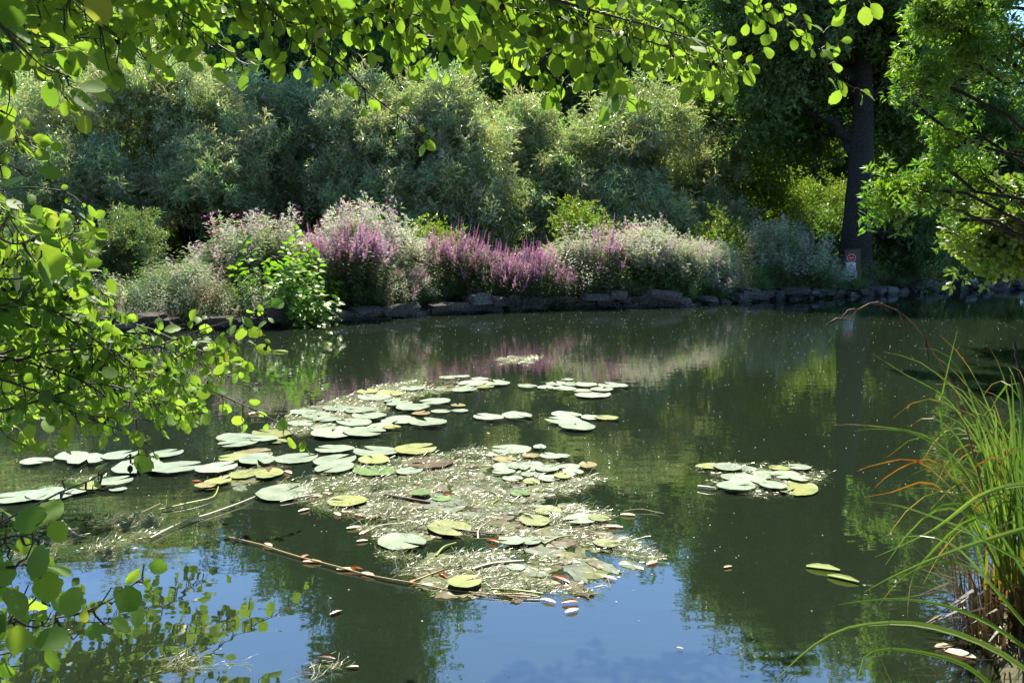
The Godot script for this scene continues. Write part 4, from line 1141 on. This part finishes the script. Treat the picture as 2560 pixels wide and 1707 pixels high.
func sign_board() -> void:
	var x := 7.95
	var z := -19.15
	var t := thing("warning_sign", "leaning brown board with a red stop sign and two white notices before the big trunk", "sign", Vector3(x, 0.1, z))
	t.rotation = Vector3(-0.04, -0.28, 0.05)
	part("post", box(Vector3(0.09, 0.6, 0.06)), M.board, t).position = Vector3(0, 0.0, -0.05)
	part("board", box(Vector3(0.34, 0.8, 0.03)), M.board, t).position = Vector3(0.02, 0.58, 0)
	var oct := func(r: float) -> PackedVector2Array:
		var p := PackedVector2Array()
		for k in 8: p.append(Vector2(cos((k + 0.5) * TAU / 8), sin((k + 0.5) * TAU / 8)) * r)
		return p
	var plate := func(poly: PackedVector2Array, depth: float) -> ArrayMesh:
		var g := Geo.new()
		var idx := Geometry2D.triangulate_polygon(poly)
		for i in idx: g.v.append(Vector3(poly[i].x, poly[i].y, depth))
		for k in poly.size():
			var a := poly[k]
			var b := poly[(k + 1) % poly.size()]
			g.quad(Vector3(a.x, a.y, 0), Vector3(b.x, b.y, 0), Vector3(b.x, b.y, depth), Vector3(a.x, a.y, depth))
		return g.commit()
	var stop := part("stop_plate", plate.call(oct.call(0.1), 0.004), M.sheet, t)
	stop.position = Vector3(-0.01, 0.78, 0.0165)
	stop.set_meta("label", "red octagonal stop sign with white border and lettering")
	part("red_face", plate.call(oct.call(0.09), 0.003), M.red, stop).position.z = 0.004
	var tm := TextMesh.new()
	tm.text = "STOP"
	var font := SystemFont.new()
	font.font_names = PackedStringArray(["Droid Sans"])
	font.font_weight = 700
	tm.font = font
	tm.font_size = 24
	tm.pixel_size = 0.0019
	tm.depth = 0.002
	part("lettering", tm, M.sheet, stop).position = Vector3(0, 0.0, 0.009)
	var hand := Geo.new()
	for k in 3: hand.quad(Vector3(-0.012 + k * 0.009, -0.07, 0.009), Vector3(-0.006 + k * 0.009, -0.07, 0.009), Vector3(-0.006 + k * 0.009, -0.048, 0.009), Vector3(-0.012 + k * 0.009, -0.048, 0.009))
	part("emblem", hand.commit(), M.sheet, stop)
	var warn := part("warning_sheet", box(Vector3(0.2, 0.19, 0.004)), M.sheet, t)
	warn.position = Vector3(-0.02, 0.58, 0.019)
	warn.set_meta("label", "white sheet with a dark warning triangle")
	var tri := Geo.new()
	for k in 3:
		var a := Vector2(cos(PI / 2 + k * TAU / 3), sin(PI / 2 + k * TAU / 3))
		var b := Vector2(cos(PI / 2 + (k + 1) * TAU / 3), sin(PI / 2 + (k + 1) * TAU / 3))
		tri.quad(Vector3(a.x * 0.098, a.y * 0.098 - 0.02, 0.003), Vector3(b.x * 0.098, b.y * 0.098 - 0.02, 0.003), Vector3(b.x * 0.076, b.y * 0.076 - 0.02, 0.003), Vector3(a.x * 0.076, a.y * 0.076 - 0.02, 0.003))
	tri.quad(Vector3(-0.006, -0.02, 0.003), Vector3(0.006, -0.02, 0.003), Vector3(0.008, 0.035, 0.003), Vector3(-0.008, 0.035, 0.003))
	tri.quad(Vector3(-0.006, -0.04, 0.003), Vector3(0.006, -0.04, 0.003), Vector3(0.006, -0.028, 0.003), Vector3(-0.006, -0.028, 0.003))
	part("triangle_symbol", tri.commit(), M.ink, warn)
	var note := part("notice_sheet", box(Vector3(0.285, 0.2, 0.004)), M.sheet, t)
	note.position = Vector3(-0.03, 0.375, 0.02)
	note.set_meta("label", "white notice with lines of dark print")
	var ink := Geo.new()
	for q in [[-0.1, 0.06, 0.19, 0.016], [-0.06, 0.028, 0.13, 0.014], [-0.115, -0.042, 0.21, 0.032]]:
		ink.quad(Vector3(q[0], q[1], 0.003), Vector3(q[0] + q[2], q[1], 0.003), Vector3(q[0] + q[2], q[1] + q[3], 0.003), Vector3(q[0], q[1] + q[3], 0.003))
	part("print", ink.commit(), M.ink, note)

# ------------------------------------------------------------------ materials
func materials() -> void:
	M.soil = surfaced([[0.0, lin(0.03, 0.035, 0.012)], [0.45, lin(0.05, 0.06, 0.02)], [0.6, lin(0.07, 0.055, 0.03)], [1.0, lin(0.10, 0.085, 0.05)]], 0.012, 0.35, 0.95, 3.0, 3)
	var w := StandardMaterial3D.new()
	w.albedo_color = lin(0.010, 0.016, 0.009)
	w.roughness = 0.02
	w.metallic_specular = 0.7
	w.refraction_enabled = true
	w.refraction_scale = 0.1
	w.heightmap_enabled = true
	w.heightmap_texture = noise_tex(0.018, 21, [], 3, 1024)
	w.heightmap_scale = 0.05
	M.water = w
	M.bark = surfaced([[0.0, lin(0.012, 0.010, 0.008)], [0.5, lin(0.028, 0.024, 0.019)], [1.0, lin(0.06, 0.054, 0.043)]], 0.02, 1.2, 0.9, 4.0, 13)
	M.bark_dark = plain(0.035, 0.03, 0.02, 0.85)
	M.bark_pale = surfaced([[0.0, lin(0.05, 0.045, 0.035)], [1.0, lin(0.16, 0.14, 0.11)]], 0.03, 1.6, 0.9, 2.0, 17)
	M.twig = plain(0.035, 0.025, 0.02, 0.6)
	M.cone = plain(0.012, 0.009, 0.007, 0.7)
	M.willow_leaf = tinted(0.85, 1.0, 0.45, 0.24, 0.85)
	M.tree_leaf = tinted(0.75, 1.0, 0.25, 0.42)
	M.herb_leaf = tinted(0.8, 1.0, 0.35, 0.5)
	M.fluff = tinted(1.0, 0.95, 0.88, 0.9, 0.2)
	M.petal = tinted(1.0, 0.55, 0.95, 0.8, 0.2)
	M.willow_sprig = sprig(101, 0.62, 8, 7, 0.125, 0.027)
	M.tree_sprig = sprig(102, 0.8, 8, 7, 0.12, 0.062)
	M.lace_sprig = sprig(106, 0.7, 7, 6, 0.10, 0.05)
	M.ash_sprig = sprig(103, 0.46, 5, 6, 0.125, 0.037, false, 0.75)
	M.round_sprig = sprig(104, 0.42, 5, 6, 0.075, 0.068, true, 0.4)
	M.sapling_sprig = sprig(105, 0.4, 5, 5, 0.085, 0.075, true, 0.3)
	M.willow_boughs = [bough(M.willow_sprig, 9, 0.5, 0.8, 111, 0.8), bough(M.willow_sprig, 9, 0.5, 0.8, 112, 0.8)]
	M.tree_bough = bough(M.tree_sprig, 9, 0.75, 0.7, 113, 0.3)
	M.lace_bough = bough(M.lace_sprig, 9, 0.6, 0.7, 114, 0.2)
	M.round_bough = bough(M.round_sprig, 6, 0.3, 0.7, 115, 0.2)
	M.ash_bough = bough(M.ash_sprig, 5, 0.2, 0.8, 116, -0.3)
	M.alder_leaves = []
	for k in 8: M.alder_leaves.append(alder_leaf(300 + k))
	M.alder_mats = [leafy(0.050, 0.105, 0.016, 0.235, 0.40, 0.028), leafy(0.045, 0.10, 0.018, 0.18, 0.34, 0.026), leafy(0.055, 0.11, 0.016, 0.29, 0.45, 0.03), leafy(0.04, 0.09, 0.016, 0.14, 0.28, 0.022), leafy(0.06, 0.115, 0.018, 0.26, 0.40, 0.034), leafy(0.08, 0.10, 0.02, 0.32, 0.37, 0.04)]
	for m in M.alder_mats:
		m.roughness = 0.6
		m.metallic_specular = 0.4
	M.blade = tinted(0.9, 1.0, 0.4, 0.35)
	M.red_stem = plain(0.22, 0.075, 0.03, 0.6)
	M.seed_spike = plain(0.06, 0.032, 0.02, 0.8)
	M.weed = tinted(0.9, 1.0, 0.6, 0.28, 0.6)
	M.film = tinted(0.9, 1.0, 0.6, 0.4, 0.5)
	M.fluff_speck = plain(0.45, 0.43, 0.38, 0.9)
	M.pads = []
	for c in [[0.19, 0.25, 0.18], [0.17, 0.20, 0.06], [0.17, 0.145, 0.05], [0.07, 0.045, 0.02], [0.09, 0.17, 0.045], [0.19, 0.24, 0.17]]:
		var set_ := []
		for k in 3:
			var q: float = [0.85, 1.0, 1.15][k]
			var m := StandardMaterial3D.new()
			m.albedo_texture = noise_tex(0.012 + 0.006 * k, 60 + k, [[0.0, lin(c[0] * q * 0.7, c[1] * q * 0.75, c[2] * q * 0.7)], [0.4, lin(c[0] * q, c[1] * q, c[2] * q)], [0.75, lin(c[0] * q * 1.15, c[1] * q * 1.1, c[2] * q * 1.1)], [1.0, lin(c[0] * 1.6, c[1] * 1.15, c[2] * 0.9)]], 5, 256)
			m.uv1_triplanar = true
			m.uv1_world_triplanar = true
			m.uv1_scale = Vector3.ONE * 2.3
			m.heightmap_enabled = true
			m.heightmap_texture = noise_tex(0.03, 80 + k, [], 4, 256)
			m.heightmap_scale = 0.1
			m.roughness = 0.33
			m.cull_mode = BaseMaterial3D.CULL_DISABLED
			set_.append(m)
		M.pads.append(set_)
	M.stems = [plain(0.45, 0.42, 0.33, 0.45), plain(0.30, 0.22, 0.10, 0.5), plain(0.05, 0.028, 0.016, 0.6), plain(0.22, 0.28, 0.06, 0.4)]
	M.dead = [leafy(0.22, 0.07, 0.02, 0.20, 0.05, 0.01, 0.4), leafy(0.45, 0.36, 0.26, 0.2, 0.13, 0.06, 0.4), leafy(0.35, 0.11, 0.02, 0.25, 0.08, 0.01, 0.4), leafy(0.05, 0.03, 0.02, 0.03, 0.02, 0.01, 0.35), leafy(0.13, 0.18, 0.03, 0.12, 0.17, 0.02, 0.7)]
	M.stones = [surfaced([[0.0, lin(0.03, 0.028, 0.024)], [0.5, lin(0.075, 0.066, 0.056)], [1.0, lin(0.17, 0.155, 0.14)]], 0.02, 1.4, 0.9, 3.0, 23), surfaced([[0.0, lin(0.035, 0.035, 0.033)], [0.5, lin(0.10, 0.097, 0.09)], [1.0, lin(0.24, 0.235, 0.22)]], 0.018, 1.7, 0.85, 3.0, 27), surfaced([[0.0, lin(0.022, 0.02, 0.015)], [0.5, lin(0.05, 0.044, 0.034)], [1.0, lin(0.11, 0.10, 0.08)]], 0.02, 1.3, 0.95, 3.0, 33)]
	M.board = surfaced([[0.0, lin(0.10, 0.06, 0.035)], [1.0, lin(0.17, 0.10, 0.06)]], 0.02, 2.0, 0.8, 1.0, 35)
	M.sheet = plain(0.78, 0.78, 0.8, 0.5)
	M.red = plain(0.5, 0.02, 0.03, 0.5)
	M.ink = plain(0.02, 0.02, 0.03, 0.6)

# ------------------------------------------------------------------ the scene
func _ready() -> void:
	var cam := Camera3D.new()
	cam.name = "camera"
	cam.position = Vector3(0, 1.2, 0)
	cam.rotation = Vector3(-0.11822, 0, 0)
	cam.fov = 45.2
	cam.near = 0.05
	cam.far = 1500.0
	add_child(cam)
	var sky := ProceduralSkyMaterial.new()
	sky.sky_top_color = lin(0.035, 0.062, 0.14)
	sky.sky_horizon_color = lin(0.27, 0.52, 0.98)
	sky.sky_curve = 0.5
	sky.ground_bottom_color = lin(0.06, 0.07, 0.04)
	sky.ground_horizon_color = lin(0.10, 0.12, 0.08)
	sky.sun_angle_max = 6.0
	var env := Environment.new()
	env.background_mode = Environment.BG_SKY
	env.sky = Sky.new()
	env.sky.sky_material = sky
	env.background_energy_multiplier = 1.1
	env.tonemap_mode = Environment.TONE_MAPPER_LINEAR
	env.tonemap_exposure = 3.2
	env.sdfgi_enabled = true
	env.ssao_enabled = true
	env.ssil_enabled = true
	var we := WorldEnvironment.new()
	we.name = "daylight"
	we.environment = env
	add_child(we)
	var sun := DirectionalLight3D.new()
	sun.name = "sun"
	var az := deg_to_rad(1.0)
	var el := deg_to_rad(57.0)
	var towards := Vector3(sin(az) * cos(el), sin(el), -cos(az) * cos(el))
	sun.basis = Basis.looking_at(-towards)
	sun.light_color = Color(1.0, 0.96, 0.89)
	sun.light_energy = 1.6
	sun.light_angular_distance = 0.5
	sun.shadow_enabled = true
	add_child(sun)

	for p in POND: pond.append(Vector2(p[0], p[1]))
	bumpy.frequency = 0.25
	bumpy.seed = 4
	materials()
	ground()
	water()
	stones()
	print("setting ", Time.get_ticks_msec())

	# tall trees at the back
	var mid := [Color(0.11, 0.19, 0.06), Color(0.16, 0.24, 0.07)]
	var yellow := [Color(0.19, 0.27, 0.05), Color(0.25, 0.32, 0.07)]
	var silver := [Color(0.31, 0.36, 0.20), Color(0.47, 0.50, 0.33)]
	var grey_green := [Color(0.16, 0.21, 0.12), Color(0.22, 0.27, 0.15)]
	for q in BACK_TREES:
		var tint: Array = [mid, mid, yellow, silver][int(q[7])]
		tall_tree("background_tree", q[0], q[1], q[2], lobes_round(int(q[6]), q[3], q[4], q[5], q[8], int(q[9])), M.tree_bough if int(q[7]) != 3 else M.lace_bough, M.tree_leaf, int(q[10]) / 7, int(q[9]) + 5, tint, q[11], "tall trees at the back")
	print("back ", Time.get_ticks_msec())
	for q in WILLOWS:
		willow(q[0], q[1], q[2], q[3], int(q[4]), int(q[5]), q[6], silver)
	print("willows ", Time.get_ticks_msec())
	# the big dark tree by the sign, the slim tree to its left
	var big := []
	for l in BIG_LOBES: big.append([Vector3(l[0], l[1], l[2]), Vector3(l[3], l[4], l[3])])
	tall_tree("broad_tree", 8.45, -20.3, 0.4, big, M.lace_bough, M.tree_leaf, 620, 811, mid, "broad dark tree with a thick trunk behind the warning sign", "", 0.1, null, Vector2(0.8, 1.3))
	var slim := []
	for l in SLIM_LOBES: slim.append([Vector3(l[0], l[1], l[2]), Vector3(l[3], l[4], l[3])])
	tall_tree("slim_tree", 6.45, -24.0, 0.13, slim, M.lace_bough, M.tree_leaf, 130, 821, yellow, "slim straight trunk with yellow green leaves between willow and broad tree", "", 0.1, M.bark_pale, Vector2(0.8, 1.2))
	# overhanging trees on the right bank
	var ash := []
	for l in ASH_LOBES: ash.append([Vector3(l[0], l[1], l[2]), Vector3(l[3], l[4], l[3])])
	tall_tree("ash_tree", 6.9, -8.3, 0.16, ash, M.ash_bough, M.tree_leaf, 74, 831, yellow, "drooping pinnate leaved tree hanging over the water from the right bank", "", -0.25, null, Vector2(0.6, 0.95), 2)
	var hazel := []
	for l in HAZEL_LOBES: hazel.append([Vector3(l[0], l[1], l[2]), Vector3(l[3], l[4], l[3])])
	tall_tree("hazel_tree", 7.3, -10.2, 0.09, hazel, M.round_bough, M.tree_leaf, 48, 841, yellow, "low round leaved tree at the right edge above the bank", "", 0.1, null, Vector2(0.7, 1.1), 2)
	print("trees ", Time.get_ticks_msec())

	# the flower border
	var herb := shoot(201, 26, 0.11, 0.021, 0.04, 0.95, 2)
	var purple_shoot := shoot(202, 26, 0.075, 0.016, 0.04, 0.84, 3)
	var fluff := fluff_head(203, 40, 0.58, 0.14, 0.034)
	var spike := spike_head(204, 26, 0.80, 0.02)
	var pink := flower_head(205, 9, 0.8, 0.10, 0.013)
	herb = stand(herb, 6, 0.17, 211)
	fluff = stand(fluff, 6, 0.17, 211)
	pink = stand(pink, 6, 0.17, 211)
	purple_shoot = stand(purple_shoot, 6, 0.15, 212)
	spike = stand(spike, 6, 0.15, 212)
	var white := [Color(0.55, 0.52, 0.45), Color(0.75, 0.72, 0.64)]
	var magenta := [Color(0.50, 0.22, 0.38), Color(0.68, 0.44, 0.55)]
	var rose := [Color(0.5, 0.22, 0.38), Color(0.6, 0.36, 0.48)]
	for q in HERBS:
		var tint: Array = [Color(0.19, 0.27, 0.10), Color(0.29, 0.35, 0.17)]
		var parts := [["shoots", herb, M.herb_leaf]]
		if float(q[8]) > 0: parts.append(["seed_fluff", fluff, M.fluff, q[8], white])
		if float(q[9]) > 0: parts.append(["flowers", pink, M.petal, q[9], rose])
		clump("willowherb_clump", q[10], "willowherb", "willowherb in the flower border", q[0], q[1], q[2], q[3], q[4], int(q[5]), int(q[6]), parts, tint)
	for q in SPIKES:
		var parts := [["shoots", purple_shoot, M.herb_leaf], ["flower_spikes", spike, M.petal, q[7], magenta]]
		clump("loosestrife_clump", q[8], "loosestrife", "purple loosestrife in the flower border", q[0], q[1], q[2], q[3], q[4], int(q[5]), int(q[6]), parts, [Color(0.11, 0.14, 0.06), Color(0.17, 0.19, 0.09)], 0.3, 0.28)
	# bushes and grasses on the far bank
	for q in BUSHES:
		var y := gh(q[0], q[1])
		var t := thing(q[7], q[8], "bush", Vector3(q[0], y, q[1]))
		rng.seed = int(q[5])
		var hw: float = q[2]
		var h: float = q[3]
		var lobes := [[Vector3(0, h * 0.45, 0), Vector3(hw * 0.8, h * 0.42, hw * 0.7)]]
		var g := Geo.new()
		for k in 7:
			var c := Vector3(rf(-0.7, 0.7) * hw, h * rf(0.35, 0.85), rf(-0.5, 0.6) * hw)
			lobes.append([c, Vector3(hw * 0.32, h * 0.16, hw * 0.32)])
			g.tube(limb(Vector3(c.x * 0.1, -0.08, c.z * 0.1), c, 0.05, 0.03), taper(0.018, 0.005, 7), 5)
		part("stems", g.commit(), M.bark_dark, t)
		crown(t, "foliage", [M.sapling_sprig, M.willow_boughs[0], M.lace_bough][int(q[6])], M.tree_leaf, lobes, int(q[4]) if int(q[6]) == 0 else int(q[4]) / 5, int(q[5]) + 1, [[Color(0.16, 0.30, 0.04), Color(0.24, 0.36, 0.05)], [mid, grey_green][int(q[6] == 1)], yellow][int(q[9])], Vector2(0.5, 0.9), 0.5, 0.45)
	var rod := Geo.new()
	rng.seed = 206
	for a in 3: rod.tri(Vector3(cos(a * 2.1), 0, sin(a * 2.1)) * 0.008, Vector3(cos(a * 2.1 + 2.1), 0, sin(a * 2.1 + 2.1)) * 0.008, Vector3(0, 1.0, 0))
	for k in 30:
		var a := k * 2.4
		var out := Vector3(cos(a), rf(0.0, 0.8), sin(a)).normalized()
		var nrm := (Vector3.UP * 0.7 + rvec() * 0.8)
		nrm = (nrm - out * nrm.dot(out)).normalized()
		var y := lerpf(0.18, 1.0, (k + rng.randf()) / 30.0)
		rod.round_leaf(Vector3(0, y, 0) + out * rf(0.02, 0.16) * (1.2 - y), out, nrm, rf(0.07, 0.12), rf(0.06, 0.105))
	clump("alder_sapling", "bright green alder sapling overhanging the stone edging", "sapling", "", SAPLING[0], SAPLING[1], SAPLING[2], SAPLING[2] * 0.8, SAPLING[3], 115, 51, [["shoots", rod.commit(), M.tree_leaf]], [Color(0.16, 0.30, 0.04), Color(0.24, 0.36, 0.05)], 0.55, 0.75)
	var wide := tuft(207, 60, 0.012, 0.9)
	var fine := tuft(208, 70, 0.007, 1.0)
	for q in TUFTS:
		var y := gh(q[0], q[1])
		var t := thing(q[4], q[5], "grass", Vector3(q[0], y - 0.03, q[1]))
		rng.seed = int(q[3] * 100) + 7
		var wh := []
		var tc := []
		for k in int(q[6]):
			var s: float = q[2] * rf(0.75, 1.1)
			wh.append(Transform3D(Basis(Vector3.UP, rf(0, TAU)).scaled_local(Vector3(s, s, s)), Vector3(rf(-1, 1) * q[3], 0, rf(-1, 1) * 0.25)))
			tc.append([Color(0.20, 0.27, 0.13), Color(0.14, 0.25, 0.05), Color(0.30, 0.12, 0.03)][int(q[7])] * rf(0.85, 1.15))
		many("blades", wide if int(q[7]) != 0 else fine, M.blade, t, wh, tc)
	# rough grass on both banks
	rng.seed = 55
	var gw := []
	var gc := []
	while gw.size() < 5200:
		var x := rf(-12, 19)
		var z := rf(-27, 0.8)
		var s := shore(x, z)
		if s < 0.22 or s > 5.0: continue
		if z > -1.3 and absf(x) < 0.8: continue
		var k := rf(0.12, 0.34)
		gw.append(Transform3D(Basis(Vector3.UP, rf(0, TAU)).scaled_local(Vector3(k, k, k)), Vector3(x, gh(x, z) - 0.02, z)))
		gc.append(Color(0.12, 0.20, 0.04).lerp(Color(0.22, 0.22, 0.08), rng.randf()))
	var grass := many("bank_grass", tuft(209, 26, 0.02, 0.8), M.blade, self, gw, gc)
	grass.set_meta("kind", "stuff")
	tag(grass, "rough short grass growing on the banks of the pond", "grass")
	rng.seed = 57
	var fw := []
	var fc := []
	for k in BANK.size() - 1:
		var a := Vector2(BANK[k][0], BANK[k][1])
		var b := Vector2(BANK[k + 1][0], BANK[k + 1][1])
		for j in int(a.distance_to(b) * 20):
			if rng.randf() < 0.35: continue
			var p := a.lerp(b, rng.randf())
			var inland := (b - a).orthogonal().normalized()
			p += inland * rf(0.06, 0.45) * (1.0 if shore(p.x + inland.x * 0.3, p.y + inland.y * 0.3) > 0 else -1.0)
			var lean := (Vector3.UP + Vector3(rf(-0.4, 0.4), 0, rf(0.1, 0.9))).normalized()
			var h := rf(0.2, 0.62)
			fw.append(Transform3D((Basis(Quaternion(Vector3.UP, lean)) * Basis(Vector3.UP, rf(0, TAU))).scaled_local(Vector3(h * 1.5, h, h * 1.5)), Vector3(p.x, maxf(gh(p.x, p.y), 0.06), p.y)))
			fc.append([Color(0.15, 0.24, 0.06), Color(0.10, 0.15, 0.06), Color(0.24, 0.24, 0.09), Color(0.20, 0.13, 0.06)][mini(rng.randi() % 9, 3) if rng.randf() < 0.25 else rng.randi() % 2] * rf(0.7, 1.2))
	var fringe := many("bank_herbs", herb, M.herb_leaf, self, fw, fc)
	fringe.set_meta("kind", "stuff")
	tag(fringe, "low leafy herbs trailing over the top of the stone edging", "herbs")
	sign_board()
	print("border ", Time.get_ticks_msec())

	# the wood on the near bank, behind the viewer
	for q in [[-5.5, 3.0, 14.0, 951], [2.8, 4.2, 15.0, 952], [8.0, 1.0, 14.0, 953], [-10.5, 0.0, 14.0, 954], [-1.2, 7.0, 16.0, 955], [13.0, -6.0, 11.0, 957], [6.5, 8.0, 15.0, 958]]:
		tall_tree("near_bank_tree", q[0], q[1], 0.2, lobes_round(14, 3.2, 2.4, q[2], 1.9, int(q[3])), M.tree_bough, M.tree_leaf, 190, int(q[3]) + 3, mid, "tree of the wood on the near bank behind the viewer", "trees of the near bank wood", 0.3, null, Vector2(1.2, 1.8))
	# near side
	alder_tree("alder leaning over from the left whose sunlit leaves hang along the top of the view", Vector3(-2.5, gh(-2.5, -0.9), -0.9), Vector3(-1.9, 3.4, -1.6), TOP_BRANCHES, 61, Vector3(0.0, 0.2, 1.0))
	alder_tree("alder on the left bank reaching leafy branches low over the water", Vector3(-4.2, gh(-4.2, -2.3), -2.3), Vector3(-3.2, 2.6, -2.7), LEFT_BRANCHES, 62, Vector3(0.15, 0.35, 1.0))
	alder_tree("young alder at the near bank with a few large dark leaves", Vector3(-1.9, gh(-1.9, -0.8), -0.8), Vector3(-1.5, 2.0, -1.1), NEAR_BRANCHES, 63, Vector3(0.2, 0.25, 1.0))
	sedge()
	floating()
	print("done ", Time.get_ticks_msec())
